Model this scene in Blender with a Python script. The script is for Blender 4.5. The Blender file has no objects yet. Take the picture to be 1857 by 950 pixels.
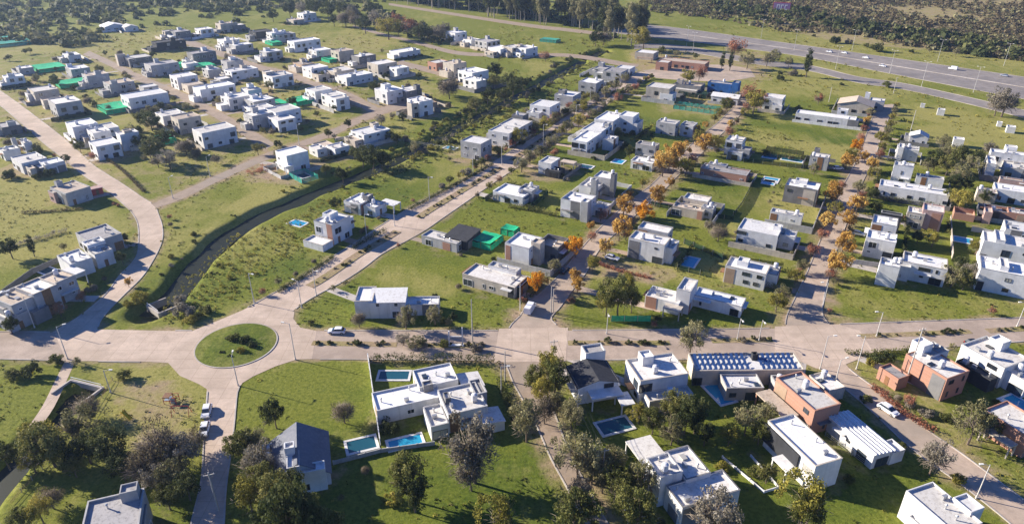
import bpy, math, random
import numpy as np
from mathutils import Vector, Matrix
R = math.radians
SC = bpy.context.scene
COL = SC.collection
# ---------------------------------------------------------------- camera, sky, sun, exposure
F, TH, H = 1255.0, R(27.5), 95.0
cam = bpy.data.cameras.new('camera'); cam.sensor_width = 36.0; cam.lens = 36.0 * F / 1857.0
cam.clip_start = 0.5; cam.clip_end = 9000
CAM = bpy.data.objects.new('camera', cam); COL.objects.link(CAM)
CAM.location = (0, 0, H); CAM.rotation_euler = (R(90) - TH, 0, 0); SC.camera = CAM
SC.render.resolution_x, SC.render.resolution_y = 1024, 523
SUN_EL, SUN_DIR = 22.5, -20.0      # elevation; heading in which shadows fall (0 = +X)
W = bpy.data.worlds.new('World'); SC.world = W; W.use_nodes = True
nt = W.node_tree; bg = nt.nodes['Background']
sky = nt.nodes.new('ShaderNodeTexSky'); sky.sky_type = 'NISHITA'; sky.sun_disc = False
sky.sun_elevation = R(SUN_EL); sky.sun_rotation = R(90 - (SUN_DIR + 180)); sky.air_density = 1.0; sky.dust_density = 0.0; sky.ozone_density = 6.0; sky.altitude = 500
tint = nt.nodes.new('ShaderNodeMix'); tint.data_type = 'RGBA'; tint.blend_type = 'MULTIPLY'; tint.inputs[0].default_value = 1.0; tint.inputs[7].default_value = (0.72, 0.94, 1.45, 1)   # camera balanced for the warm sun
nt.links.new(sky.outputs[0], tint.inputs[6]); nt.links.new(tint.outputs[2], bg.inputs[0]); bg.inputs[1].default_value = 0.05
sl = bpy.data.lights.new('sun', 'SUN'); sl.energy = 5.0; sl.angle = R(0.5); sl.color = (1, 0.91, 0.77)
so = bpy.data.objects.new('sun', sl); COL.objects.link(so)
a = R(SUN_DIR); e = R(SUN_EL)
so.rotation_euler = Vector((math.cos(a) * math.cos(e), math.sin(a) * math.cos(e), -math.sin(e))).to_track_quat('-Z', 'Y').to_euler()
SC.view_settings.view_transform = 'Standard'; SC.view_settings.look = 'None'
SC.view_settings.gamma = 1; SC.view_settings.exposure = 1.18; SC.view_settings.use_curve_mapping = False
SC.render.engine = 'CYCLES'

# ---------------------------------------------------------------- pixel -> place
def G(x, y, z=0.0):
    u = (x - 928.5) / F; v = (y - 475) / F
    t = (H - z) / (math.sin(TH) + v * math.cos(TH))
    return Vector((u * t, (math.cos(TH) - v * math.sin(TH)) * t, z))
TX = (0, 460, 920, 1377); TY = {'a': 0, 'b': 230, 'c': 460, 'd': 690}
def P(t, x, y):                     # a point read in an enlarged tile -> photo pixel
    if t == 'p': return (x, y)
    s = 480 / 1754 if t[0] == 'd' else 480 / 1857
    return (TX[int(t[1]) - 1] + x * s, TY[t[0]] + y * s)
def GT(t, x, y, z=0.0): return G(*P(t, x, y), z)

# ---------------------------------------------------------------- materials
MATS = {}
def nodes(name):
    m = bpy.data.materials.new(name); m.use_nodes = True
    n = m.node_tree; b = n.nodes['Principled BSDF']; b.inputs['Roughness'].default_value = 0.85
    b.inputs['Specular IOR Level'].default_value = 0.25
    MATS[name] = m
    return m, n, b
def N(n, t, **k):
    o = n.nodes.new('ShaderNode' + t)
    for a_, v in k.items():
        if a_[0] == 'i': o.inputs[int(a_[1:]) if a_[1:].isdigit() else a_[1:]].default_value = v
        else: setattr(o, a_, v)
    return o
def noise(n, scale, detail=4, rough=0.6, coord='obj', stretch=None):
    g = N(n, 'NewGeometry') if coord == 'pos' else N(n, 'TexCoord')
    out = g.outputs['Position'] if coord == 'pos' else g.outputs['Object']
    if stretch:
        mp = N(n, 'Mapping'); mp.inputs['Scale'].default_value = stretch[:3]
        if len(stretch) > 3: mp.inputs['Rotation'].default_value = (0, 0, stretch[3])
        n.links.new(out, mp.inputs[0]); out = mp.outputs[0]
    t = N(n, 'TexNoise'); t.inputs['Scale'].default_value = scale; t.inputs['Detail'].default_value = detail; t.inputs['Roughness'].default_value = rough
    n.links.new(out, t.inputs['Vector'])
    return t.outputs['Fac']
def ramp(n, fac, stops):
    r = N(n, 'ValToRGB'); el = r.color_ramp.elements
    while len(el) < len(stops): el.new(0.5)
    for q, (p, c) in zip(el, stops): q.position = p; q.color = (*c, 1) if len(c) == 3 else c
    n.links.new(fac, r.inputs[0]); return r.outputs[0]
def mix(n, fac, A, B, mode='MIX'):
    m = N(n, 'Mix', data_type='RGBA', blend_type=mode)
    for s, v in ((0, fac), (6, A), (7, B)):
        if hasattr(v, 'node'): n.links.new(v, m.inputs[s])
        else: m.inputs[s].default_value = v if s == 0 else ((*v, 1) if len(v) == 3 else v)
    return m.outputs[2]
def math_(n, op, A, B=0.0):
    m = N(n, 'Math', operation=op)
    for s, v in ((0, A), (1, B)):
        if hasattr(v, 'node'): n.links.new(v, m.inputs[s])
        else: m.inputs[s].default_value = v
    return m.outputs[0]
def bump(n, b, fac, st=0.4, dist=0.05):
    q = N(n, 'Bump'); q.inputs['Strength'].default_value = st; q.inputs['Distance'].default_value = dist
    n.links.new(fac, q.inputs['Height']); n.links.new(q.outputs[0], b.inputs['Normal'])

def m_plaster(name, c, var=0.14, rough=0.85):
    m, n, b = nodes(name)
    d = tuple(x * (1 - var * 2) for x in c)
    f1 = noise(n, 0.45, 5); f2 = noise(n, 2.5, 4, stretch=(1, 1, 0.15))
    c1 = ramp(n, f1, [(0.35, d), (0.65, c)])
    oi = N(n, 'ObjectInfo')
    f3 = noise(n, 1.1, 4, 0.7, stretch=(1, 1, 0.08)); c1 = mix(n, ramp(n, f3, [(0.52, (0, 0, 0)), (0.75, (0.55, 0.55, 0.55))]), c1, tuple(x * 0.5 for x in c))
    c2 = mix(n, math_(n, 'MULTIPLY', f2, 0.3), c1, tuple(x * 0.6 for x in c))
    v = math_(n, 'ADD', math_(n, 'MULTIPLY', oi.outputs['Random'], 0.16), 0.86)
    hs = N(n, 'HueSaturation'); n.links.new(c2, hs.inputs['Color']); n.links.new(v, hs.inputs['Value'])
    n.links.new(hs.outputs[0], b.inputs['Base Color']); b.inputs['Roughness'].default_value = rough
    bump(n, b, noise(n, 9, 3), 0.15, 0.02); return m
m_plaster('white', (0.83, 0.82, 0.80), 0.1); m_plaster('cream', (0.62, 0.55, 0.46)); m_plaster('grey', (0.52, 0.51, 0.50))
m_plaster('midgrey', (0.25, 0.245, 0.245)); m_plaster('dark', (0.055, 0.057, 0.065)); m_plaster('tan', (0.46, 0.33, 0.23))
m_plaster('blue', (0.04, 0.16, 0.42)); m_plaster('pink', (0.58, 0.40, 0.36))
def m_roof(name, c1, c2, c3):
    m, n, b = nodes(name)
    f = noise(n, 0.35, 6, 0.7); g = noise(n, 1.7, 5, 0.7)
    k = ramp(n, f, [(0.3, c2), (0.5, c1), (0.72, c1)])
    k = mix(n, ramp(n, g, [(0.5, (0, 0, 0)), (0.72, (1, 1, 1))]), k, c3)
    oi = N(n, 'ObjectInfo'); hs = N(n, 'HueSaturation'); n.links.new(k, hs.inputs['Color'])
    n.links.new(math_(n, 'ADD', math_(n, 'MULTIPLY', oi.outputs['Random'], 0.3), 0.75), hs.inputs['Value'])
    n.links.new(hs.outputs[0], b.inputs['Base Color']); bump(n, b, g, 0.2, 0.03); return m
m_roof('roof_pale', (0.74, 0.71, 0.66), (0.56, 0.52, 0.47), (0.44, 0.40, 0.36))
m_roof('roof_white', (0.82, 0.81, 0.79), (0.70, 0.68, 0.65), (0.56, 0.53, 0.49))
m_roof('roof_tan', (0.60, 0.50, 0.40), (0.46, 0.37, 0.29), (0.35, 0.28, 0.22))
m_roof('roof_grey', (0.42, 0.40, 0.39), (0.28, 0.27, 0.27), (0.20, 0.19, 0.19))
m_roof('roof_slate', (0.15, 0.16, 0.19), (0.11, 0.12, 0.145), (0.2, 0.2, 0.22))  # grey roof turned darker and bluer, its shade put into the colour
m_roof('roof_dark', (0.06, 0.062, 0.07), (0.035, 0.037, 0.042), (0.09, 0.09, 0.095))
def m_brick():
    m, n, b = nodes('brick')
    t = N(n, 'TexBrick'); t.inputs['Scale'].default_value = 2.2; t.inputs['Color1'].default_value = (0.42, 0.19, 0.125, 1)
    t.inputs['Color2'].default_value = (0.32, 0.135, 0.09, 1); t.inputs['Mortar'].default_value = (0.42, 0.33, 0.27, 1); t.inputs['Mortar Size'].default_value = 0.02
    g = N(n, 'TexCoord'); mp = N(n, 'Mapping'); mp.inputs['Rotation'].default_value = (R(90), 0, R(35)); n.links.new(g.outputs['Object'], mp.inputs[0]); n.links.new(mp.outputs[0], t.inputs[0])
    k = mix(n, noise(n, 0.8, 5), t.outputs[0], (0.40, 0.23, 0.165)); n.links.new(k, b.inputs['Base Color'])
m_brick()
def m_flat(name, c, rough=0.6, metal=0.0, spec=0.3, var=0.0, alpha=None):
    m, n, b = nodes(name); b.inputs['Base Color'].default_value = (*c, 1)
    b.inputs['Roughness'].default_value = rough; b.inputs['Metallic'].default_value = metal; b.inputs['Specular IOR Level'].default_value = spec
    if var:
        k = ramp(n, noise(n, 3, 4), [(0.3, tuple(x * (1 - var) for x in c)), (0.7, tuple(min(1, x * (1 + var)) for x in c))]); n.links.new(k, b.inputs['Base Color'])
    if alpha is not None: b.inputs['Alpha'].default_value = alpha
    return m
def m_glass():
    m, n, b = nodes('glass'); oi = N(n, 'ObjectInfo'); k = ramp(n, oi.outputs['Random'], [(0.0, (0.02, 0.025, 0.035)), (0.45, (0.04, 0.055, 0.075)), (0.72, (0.10, 0.11, 0.12)), (0.86, (0.42, 0.40, 0.36)), (1.0, (0.5, 0.47, 0.42))])
    k.node.color_ramp.interpolation = 'CONSTANT'; n.links.new(k, b.inputs['Base Color']); b.inputs['Roughness'].default_value = 0.1; b.inputs['Specular IOR Level'].default_value = 0.8
m_glass(); m_flat('greenglass', (0.03, 0.16, 0.15), 0.1, 0, 0.8)
m_flat('frame', (0.06, 0.06, 0.065), 0.5); m_flat('frame_white', (0.75, 0.75, 0.75), 0.5); m_flat('wood', (0.23, 0.12, 0.06), 0.6, var=0.3)
m_flat('metal', (0.5, 0.5, 0.5), 0.45, 0.6); m_flat('lampgrey', (0.55, 0.53, 0.50), 0.6, var=0.1); m_flat('concretepole', (0.45, 0.42, 0.38), 0.8, var=0.15)
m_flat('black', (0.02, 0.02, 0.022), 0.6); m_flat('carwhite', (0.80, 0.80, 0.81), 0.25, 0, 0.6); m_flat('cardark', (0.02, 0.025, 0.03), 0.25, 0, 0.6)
m_flat('carsilver', (0.45, 0.46, 0.48), 0.3, 0.5, 0.5); m_flat('red', (0.5, 0.06, 0.05), 0.5, var=0.2); m_flat('yellow', (0.75, 0.5, 0.03), 0.5)
m_flat('billboard', (0.30, 0.16, 0.30), 0.6); m_flat('lampglass', (0.8, 0.78, 0.7), 0.3); m_flat('taillight', (0.4, 0.02, 0.02), 0.3); m_flat('tyre', (0.015, 0.015, 0.015), 0.8)
m_flat('panel', (0.04, 0.09, 0.24), 0.15, 0, 0.7); m_flat('wire', (0.03, 0.03, 0.03), 0.6); m_flat('tank', (0.62, 0.62, 0.64), 0.5)
m_flat('steelblue', (0.30, 0.38, 0.48), 0.4, 0.2); m_flat('tealbox', (0.08, 0.35, 0.33), 0.6)
def m_net(name, c, al):
    m, n, b = nodes(name)
    k = ramp(n, noise(n, 1.2, 4), [(0.3, tuple(x * 0.6 for x in c)), (0.7, c)]); n.links.new(k, b.inputs['Base Color'])
    t = N(n, 'BsdfTransparent'); ms = N(n, 'MixShader'); ms.inputs[0].default_value = al
    n.links.new(t.outputs[0], ms.inputs[1]); n.links.new(b.outputs[0], ms.inputs[2]); n.links.new(ms.outputs[0], n.nodes['Material Output'].inputs[0])
m_net('net_green', (0.02, 0.55, 0.26), 0.92); m_net('net_teal', (0.06, 0.46, 0.36), 0.75); m_net('net_dark', (0.012, 0.05, 0.03), 0.75)
def m_water():
    m, n, b = nodes('pool_water'); b.inputs['Base Color'].default_value = (0.03, 0.30, 0.48, 1); b.inputs['Roughness'].default_value = 0.05; b.inputs['Specular IOR Level'].default_value = 0.5
    bump(n, b, noise(n, 2.5, 3), 0.15, 0.03)
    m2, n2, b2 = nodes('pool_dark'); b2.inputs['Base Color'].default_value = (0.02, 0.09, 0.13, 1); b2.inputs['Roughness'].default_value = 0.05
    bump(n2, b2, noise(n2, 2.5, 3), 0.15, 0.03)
    m3, n3, b3 = nodes('channel_shade_sheet'); b3.inputs['Base Color'].default_value = (0.016, 0.02, 0.012, 1); b3.inputs['Roughness'].default_value = 0.55; b3.inputs['Specular IOR Level'].default_value = 0.15  # near-black sheet colour that stands for shade in the channel
m_water()
def m_ground():
    m, n, b = nodes('grass_ground')
    at = N(n, 'Attribute', attribute_name='land'); sp = N(n, 'SeparateColor'); n.links.new(at.outputs['Color'], sp.inputs[0])
    big = noise(n, 0.018, 5, 0.6, 'pos'); mid = noise(n, 0.16, 6, 0.7, 'pos'); fine = noise(n, 1.3, 5, 0.75, 'pos'); tuft = noise(n, 4.5, 3, 0.8, 'pos')
    green = ramp(n, fine, [(0.25, (0.050, 0.068, 0.011)), (0.5, (0.162, 0.180, 0.026)), (0.75, (0.27, 0.268, 0.058))])
    dry = ramp(n, fine, [(0.25, (0.14, 0.135, 0.030)), (0.5, (0.285, 0.262, 0.075)), (0.78, (0.40, 0.345, 0.13))])
    dirt = ramp(n, fine, [(0.25, (0.20, 0.14, 0.09)), (0.5, (0.34, 0.245, 0.165)), (0.8, (0.45, 0.345, 0.25))])
    lush = ramp(n, fine, [(0.25, (0.030, 0.052, 0.010)), (0.55, (0.095, 0.135, 0.018)), (0.8, (0.16, 0.195, 0.034))])
    def edge(ch, gain):          # attribute broken up by noise
        s = math_(n, 'ADD', ch, math_(n, 'MULTIPLY', math_(n, 'SUBTRACT', mid, 0.5), gain))
        return ramp(n, s, [(0.28, (0, 0, 0)), (0.72, (1, 1, 1))])
    st = noise(n, 0.22, 4, 0.6, 'pos', (1.0, 0.22, 1, R(28)))
    dr = math_(n, 'ADD', sp.outputs[0], math_(n, 'MULTIPLY', math_(n, 'SUBTRACT', big, 0.5), 1.3))
    dr = math_(n, 'ADD', dr, math_(n, 'MULTIPLY', math_(n, 'SUBTRACT', st, 0.5), 0.8))
    k = mix(n, edge(sp.outputs[2], 1.0), green, lush)
    k = mix(n, edge(dr, 0.9), k, dry)
    k = mix(n, edge(sp.outputs[1], 1.3), k, dirt)
    k = mix(n, ramp(n, tuft, [(0.62, (0, 0, 0)), (0.8, (0.55, 0.55, 0.55))]), k, (0.05, 0.065, 0.014))
    n.links.new(k, b.inputs['Base Color']); b.inputs['Roughness'].default_value = 0.95; b.inputs['Specular IOR Level'].default_value = 0.1
    h = math_(n, 'ADD', fine, math_(n, 'MULTIPLY', tuft, 0.5)); bump(n, b, h, 0.9, 0.16)
m_ground()
def m_road(name, c, dark=0.65, joints=True, wear=(0.30, 0.25, 0.20)):
    m, n, b = nodes(name)
    f = noise(n, 0.25, 6, 0.7, 'pos'); g = noise(n, 2.2, 6, 0.75, 'pos'); big = noise(n, 0.05, 4, 0.6, 'pos')
    k = ramp(n, f, [(0.28, tuple(x * dark for x in c)), (0.55, c), (0.8, tuple(min(0.9, x * 1.12) for x in c))])
    k = mix(n, ramp(n, g, [(0.45, (0, 0, 0)), (0.8, (0.5, 0.5, 0.5))]), k, tuple(x * 0.55 for x in c))
    k = mix(n, ramp(n, big, [(0.45, (0, 0, 0)), (0.66, (0.8, 0.8, 0.8))]), k, wear)
    if joints:
        t = N(n, 'TexBrick', offset=0.0); t.inputs['Scale'].default_value = 1.0; t.inputs['Brick Width'].default_value = 4.5; t.inputs['Row Height'].default_value = 3.6
        t.inputs['Mortar Size'].default_value = 0.05; t.inputs['Color1'].default_value = (1, 1, 1, 1); t.inputs['Color2'].default_value = (0.90, 0.89, 0.88, 1); t.inputs['Mortar'].default_value = (0.66, 0.63, 0.60, 1)
        ge = N(n, 'NewGeometry'); n.links.new(ge.outputs['Position'], t.inputs[0]); k = mix(n, 0.8, k, t.outputs[0], 'MULTIPLY')
    n.links.new(k, b.inputs['Base Color']); b.inputs['Roughness'].default_value = 0.9; bump(n, b, g, 0.2, 0.02)
m_road('concrete', (0.60, 0.475, 0.375), dark=0.72, wear=(0.42, 0.33, 0.25)); m_road('dirt_road', (0.36, 0.275, 0.205), joints=False); m_road('asphalt', (0.29, 0.255, 0.23), joints=False, wear=(0.19, 0.17, 0.16))
m_road('avenue_paving', (0.45, 0.355, 0.285), joints=False, wear=(0.30, 0.235, 0.185)); m_road('kerb', (0.52, 0.47, 0.42), joints=False); m_road('paving', (0.51, 0.395, 0.305), joints=False)
def m_leaf(name, stops, tint=0.12):
    m, n, b = nodes(name)
    at = N(n, 'Attribute', attribute_name='tone'); oi = N(n, 'ObjectInfo')
    s = math_(n, 'ADD', at.outputs['Fac'], math_(n, 'MULTIPLY', math_(n, 'SUBTRACT', oi.outputs['Random'], 0.5), 0.5))
    k = ramp(n, s, stops)
    n.links.new(k, b.inputs['Base Color']); b.inputs['Roughness'].default_value = 0.7; b.inputs['Specular IOR Level'].default_value = 0.15
    tr = N(n, 'BsdfTranslucent'); n.links.new(k, tr.inputs[0]); ms = N(n, 'MixShader'); ms.inputs[0].default_value = 0.3
    n.links.new(b.outputs[0], ms.inputs[1]); n.links.new(tr.outputs[0], ms.inputs[2]); n.links.new(ms.outputs[0], n.nodes['Material Output'].inputs[0])
m_leaf('leaf_green', [(0.0, (0.055, 0.066, 0.018)), (0.5, (0.140, 0.148, 0.040)), (1, (0.27, 0.245, 0.08))])
m_leaf('leaf_dark', [(0.0, (0.028, 0.040, 0.014)), (0.5, (0.068, 0.084, 0.027)), (1, (0.15, 0.155, 0.055))])
m_leaf('leaf_olive', [(0.0, (0.109, 0.105, 0.046)), (0.5, (0.232, 0.217, 0.101)), (1, (0.403, 0.364, 0.202))])
m_leaf('leaf_grey', [(0.0, (0.124, 0.109, 0.078)), (0.5, (0.264, 0.232, 0.178)), (1, (0.434, 0.388, 0.310))])
m_leaf('leaf_orange', [(0.0, (0.30, 0.155, 0.035)), (0.5, (0.55, 0.33, 0.075)), (1, (0.64, 0.48, 0.16))])
m_leaf('leaf_gold', [(0.0, (0.42, 0.17, 0.012)), (0.5, (0.68, 0.31, 0.02)), (1, (0.75, 0.42, 0.05))])
m_leaf('leaf_yellow', [(0.0, (0.12, 0.115, 0.025)), (0.5, (0.28, 0.25, 0.045)), (1, (0.46, 0.38, 0.09))])
m_leaf('leaf_rust', [(0.0, (0.155, 0.054, 0.031)), (0.5, (0.372, 0.155, 0.093)), (1, (0.589, 0.310, 0.186))])
m_leaf('leaf_scrub', [(0.0, (0.05, 0.042, 0.024)), (0.5, (0.115, 0.095, 0.052)), (1, (0.23, 0.18, 0.10))])
m_flat('bark', (0.16, 0.12, 0.09), 0.9, var=0.4); m_flat('bark_pale', (0.36, 0.31, 0.25), 0.9, var=0.3); m_flat('twig', (0.20, 0.165, 0.13), 0.9, var=0.3)

# ---------------------------------------------------------------- mesh helpers
class MB:
    def __init__(s): s.v = []; s.f = []
    def quad(s, *p):
        i = len(s.v); s.v += [tuple(q) for q in p]; s.f.append(tuple(range(i, i + len(p))))
    def box(s, x0, y0, z0, x1, y1, z1, bottom=True):
        i = len(s.v); s.v += [(x, y, z) for z in (z0, z1) for y in (y0, y1) for x in (x0, x1)]
        f = [(4, 5, 7, 6), (0, 1, 5, 4), (1, 3, 7, 5), (3, 2, 6, 7), (2, 0, 4, 6)] + ([(0, 2, 3, 1)] if bottom else [])
        s.f += [tuple(i + k for k in q) for q in f]; return s
    def tube(s, p, q, r0, r1=None, n=6, cap=True):
        p = Vector(p); q = Vector(q); r1 = r0 if r1 is None else r1
        d = (q - p).normalized(); u = d.orthogonal().normalized(); w = d.cross(u); i = len(s.v)
        for c, r in ((p, r0), (q, r1)):
            for k in range(n): t = 2 * math.pi * k / n; s.v.append(tuple(c + (u * math.cos(t) + w * math.sin(t)) * r))
        s.f += [(i + k, i + (k + 1) % n, i + n + (k + 1) % n, i + n + k) for k in range(n)]
        if cap: s.f += [tuple(i + n + k for k in range(n)), tuple(i + n - 1 - k for k in range(n))]
        return s
    def mesh(s, name):
        m = bpy.data.meshes.new(name); m.from_pydata(s.v, [], s.f); return m
def link(name, mesh, mat=None, parent=None, loc=None, rz=None, scale=None):
    o = bpy.data.objects.new(name, mesh); COL.objects.link(o)
    if mat and mesh is not None and not mesh.materials: mesh.materials.append(MATS[mat])
    if parent: o.parent = parent
    if loc is not None: o.location = loc
    if rz is not None: o.rotation_euler = (0, 0, rz)
    if scale is not None: o.scale = scale if hasattr(scale, '__len__') else (scale,) * 3
    return o
def tag(o, label=None, cat=None, group=None, kind=None):
    if label: o['label'] = label
    if cat: o['category'] = cat
    if group: o['group'] = group
    if kind: o['kind'] = kind
    return o
def empty(name, loc=(0, 0, 0), rz=0.0): 
    o = link(name, None, loc=loc, rz=rz); o.empty_display_size = 0.5; return o
def np_mesh(name, V, Fq, mat, tone=None):
    m = bpy.data.meshes.new(name); V = np.asarray(V, np.float32); Fq = np.asarray(Fq, np.int32); k = Fq.shape[1]
    m.vertices.add(len(V)); m.vertices.foreach_set('co', V.ravel())
    m.loops.add(Fq.size); m.loops.foreach_set('vertex_index', Fq.ravel())
    m.polygons.add(len(Fq)); m.polygons.foreach_set('loop_start', np.arange(0, Fq.size, k, dtype=np.int32)); m.polygons.foreach_set('loop_total', np.full(len(Fq), k, np.int32))
    if tone is not None:
        a = m.attributes.new('tone', 'FLOAT', 'POINT'); a.data.foreach_set('value', np.asarray(tone, np.float32))
    m.update(calc_edges=True); m.validate(); m.materials.append(MATS[mat]); return m
def boxed(fn, X, Y, pts, pad, fill, dt):        # run fn only inside the bounding box of the points
    px = [p[0] for p in pts]; py = [p[1] for p in pts]
    m = (X > min(px) - pad) & (X < max(px) + pad) & (Y > min(py) - pad) & (Y < max(py) + pad)
    r = np.full(np.shape(X), fill, dt)
    if m.any(): r[m] = fn(X[m], Y[m], pts)
    return r
def inpoly(X, Y, poly): return boxed(inpoly_, X, Y, poly, 0.5, False, bool)
def dist_line(X, Y, pts): return boxed(dist_line_, X, Y, pts, 12.0, 1e9, float)
def inpoly_(X, Y, poly):
    r = np.zeros(np.shape(X), bool); n = len(poly)
    for i in range(n):
        x0, y0 = poly[i][:2]; x1, y1 = poly[(i + 1) % n][:2]
        if y0 == y1: continue
        c = ((y0 > Y) != (y1 > Y)) & (X < (x1 - x0) * (Y - y0) / (y1 - y0) + x0); r ^= c
    return r
def dist_line_(X, Y, pts):
    pts = list(pts[::3]) + [pts[-1]]
    d = np.full(np.shape(X), 1e9)
    for (p, q) in zip(pts[:-1], pts[1:]):
        dx, dy = q[0] - p[0], q[1] - p[1]; l = dx * dx + dy * dy + 1e-9
        t = np.clip(((X - p[0]) * dx + (Y - p[1]) * dy) / l, 0, 1)
        d = np.minimum(d, np.hypot(X - p[0] - t * dx, Y - p[1] - t * dy))
    return d
def smooth(pts, step=2.0):           # Catmull-Rom through world points
    out = []; n = len(pts)
    for i in range(n - 1):
        p0 = pts[max(i - 1, 0)]; p1 = pts[i]; p2 = pts[i + 1]; p3 = pts[min(i + 2, n - 1)]
        k = max(1, int((p2 - p1).length / step))
        for j in range(k):
            t = j / k
            out.append(0.5 * ((2 * p1) + (p2 - p0) * t + (2 * p0 - 5 * p1 + 4 * p2 - p3) * t * t + (3 * p1 - p0 - 3 * p2 + p3) * t ** 3))
    out.append(pts[-1]); return out
def resample(pts, n):
    L = [0]
    for p, q in zip(pts[:-1], pts[1:]): L.append(L[-1] + (q - p).length)
    out = []; j = 0
    for i in range(n):
        s = L[-1] * i / (n - 1)
        while j < len(L) - 2 and L[j + 1] < s: j += 1
        t = (s - L[j]) / max(1e-9, L[j + 1] - L[j]); out.append(pts[j].lerp(pts[j + 1], min(1, t)))
    return out

# ---------------------------------------------------------------- roads (edges read in the photo, laid on the ground)
ROADS = {}
def road(name, left, right, mat, z, kerb=True):
    Lw = smooth([G(*p) for p in left]); Rw = smooth([G(*p) for p in right])
    n = max(len(Lw), len(Rw)); Lw = resample(Lw, n); Rw = resample(Rw, n)
    ROADS[name] = dict(poly=[(p.x, p.y) for p in Lw + Rw[::-1]], L=Lw, R=Rw, C=[(p + q) / 2 for p, q in zip(Lw, Rw)], mat=mat, z=z, kerb=kerb)
road('west_street', [(78, 612), (114, 592), (145, 574), (191, 535), (217, 501), (248, 466), (252, 432), (250, 405), (240, 386), (225, 371), (196, 346), (155, 320), (124, 295), (85, 264), (57, 240), (0, 191), (-60, 150)],
     [(176, 600), (180, 584), (196, 563), (227, 532), (258, 501), (281, 465), (293, 437), (294, 413), (287, 390), (279, 373), (258, 359), (220, 333), (191, 315), (165, 297), (129, 264), (88, 230), (0, 165), (-60, 130)], 'concrete', 0.030)
road('boulevard', [(382, 587), (439, 563), (491, 535), (537, 509), (571, 486), (605, 465), (654, 434), (693, 408), (744, 377), (796, 349), (855, 318), (899, 292), (940, 266), (997, 233), (1060, 190), (1120, 152), (1160, 130)],
     [(520, 590), (532, 563), (574, 535), (615, 514), (656, 488), (693, 460), (731, 440), (770, 418), (806, 393), (848, 364), (899, 329), (940, 302), (972, 280), (1018, 244), (1072, 207), (1142, 162), (1188, 135)], 'concrete', 0.040)
road('autumn_street', [(920, 612), (925, 592), (946, 571), (954, 555), (985, 528), (1023, 490), (1058, 447), (1101, 401), (1153, 357), (1181, 336), (1210, 307), (1243, 274), (1266, 251), (1300, 225), (1330, 195), (1350, 170)],
     [(1021, 612), (1020, 597), (997, 579), (1014, 558), (1040, 522), (1060, 497), (1088, 450), (1132, 408), (1178, 367), (1205, 343), (1234, 314), (1268, 282), (1292, 258), (1326, 226), (1352, 196), (1372, 170)], 'paving', 0.042)
road('planted_street', [(1425, 604), (1427, 575), (1444, 537), (1462, 499), (1480, 455), (1496, 416), (1522, 351), (1540, 318), (1558, 282), (1573, 240), (1584, 210), (1592, 190)],
     [(1522, 604), (1492, 575), (1492, 545), (1500, 508), (1513, 462), (1532, 411), (1552, 355), (1571, 315), (1584, 290), (1600, 243), (1612, 212), (1620, 190)], 'paving', 0.044)
road('avenue', [(-60, 602), (70, 602), (110, 603), (310, 600), (560, 600), (900, 600), (1240, 598), (1420, 595), (1506, 589), (1700, 582), (1920, 574), (2350, 558)],
     [(-60, 649), (60, 652), (134, 654), (310, 656), (560, 651), (900, 653), (1240, 651), (1420, 648), (1530, 640), (1700, 630), (1920, 614), (2350, 586)], 'avenue_paving', 0.034)
road('south_street', [(375, 690), (375, 709), (368, 800), (364, 870), (346, 945), (335, 1000)], [(440, 690), (432, 709), (426, 770), (419, 830), (412, 880), (408, 945), (404, 1000)], 'concrete', 0.032)
road('dirt_lane', [(905, 645), (918, 665), (930, 695), (955, 740), (980, 790), (997, 830), (1030, 890), (1062, 950), (1090, 1000)], [(1020, 645), (985, 672), (985, 705), (1003, 740), (1022, 790), (1037, 830), (1072, 890), (1104, 950), (1132, 1000)], 'dirt_road', 0.030)
road('east_street', [(1420, 640), (1486, 669), (1514, 692), (1569, 736), (1651, 813), (1741, 878), (1815, 936), (1870, 985), (1960, 1075)], [(1520, 640), (1540, 668), (1573, 693), (1610, 720), (1651, 756), (1692, 786), (1741, 819), (1788, 854), (1870, 915), (1910, 945), (2020, 1035)], 'paving', 0.038)
road('cross_street', [(270, 372), (336, 344), (388, 320), (439, 297), (480, 279), (550, 255), (605, 234), (656, 210), (690, 195), (735, 186)], [(276, 379), (323, 364), (388, 333), (445, 307), (480, 292), (550, 266), (605, 246), (656, 222), (695, 207), (740, 197)], 'dirt_road', 0.026, False)
road('inner_street', [(150, 99), (200, 121), (252, 148), (330, 182), (405, 223), (480, 272)], [(162, 93), (215, 117), (266, 141), (345, 174), (424, 217), (500, 262)], 'dirt_road', 0.028, False)
road('far_street', [(330, 78), (400, 103), (455, 124), (520, 139), (555, 153), (615, 173), (655, 195), (682, 212)], [(345, 72), (415, 98), (470, 118), (530, 131), (567, 147), (630, 167), (672, 188), (700, 204)], 'dirt_road', 0.029, False)
road('back_lane', [(640, 49), (661, 56), (692, 65), (731, 74), (770, 85), (840, 101), (960, 103), (1040, 105), (1150, 125)], [(640, 46), (663, 52), (696, 61), (735, 70), (775, 80), (845, 95), (960, 97), (1045, 99), (1160, 118)], 'dirt_road', 0.020, False)
road('short_street', [(716, 116), (780, 133), (850, 152)], [(726, 110), (790, 126), (860, 146)], 'dirt_road', 0.022, False)
road('forest_track', [(705, 10), (940, 47), (1023, 57), (1100, 66)], [(705, 6), (940, 41), (1023, 51), (1100, 60)], 'dirt_road', 0.018, False)
road('highway', [(1100, 37), (1158, 44), (1243, 53), (1400, 75), (1480, 86), (1635, 108), (1857, 140), (1960, 155)], [(1100, 58), (1158, 66), (1243, 75), (1377, 92), (1455, 103), (1584, 128), (1713, 153), (1857, 180), (1960, 200)], 'asphalt', 0.030)
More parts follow.
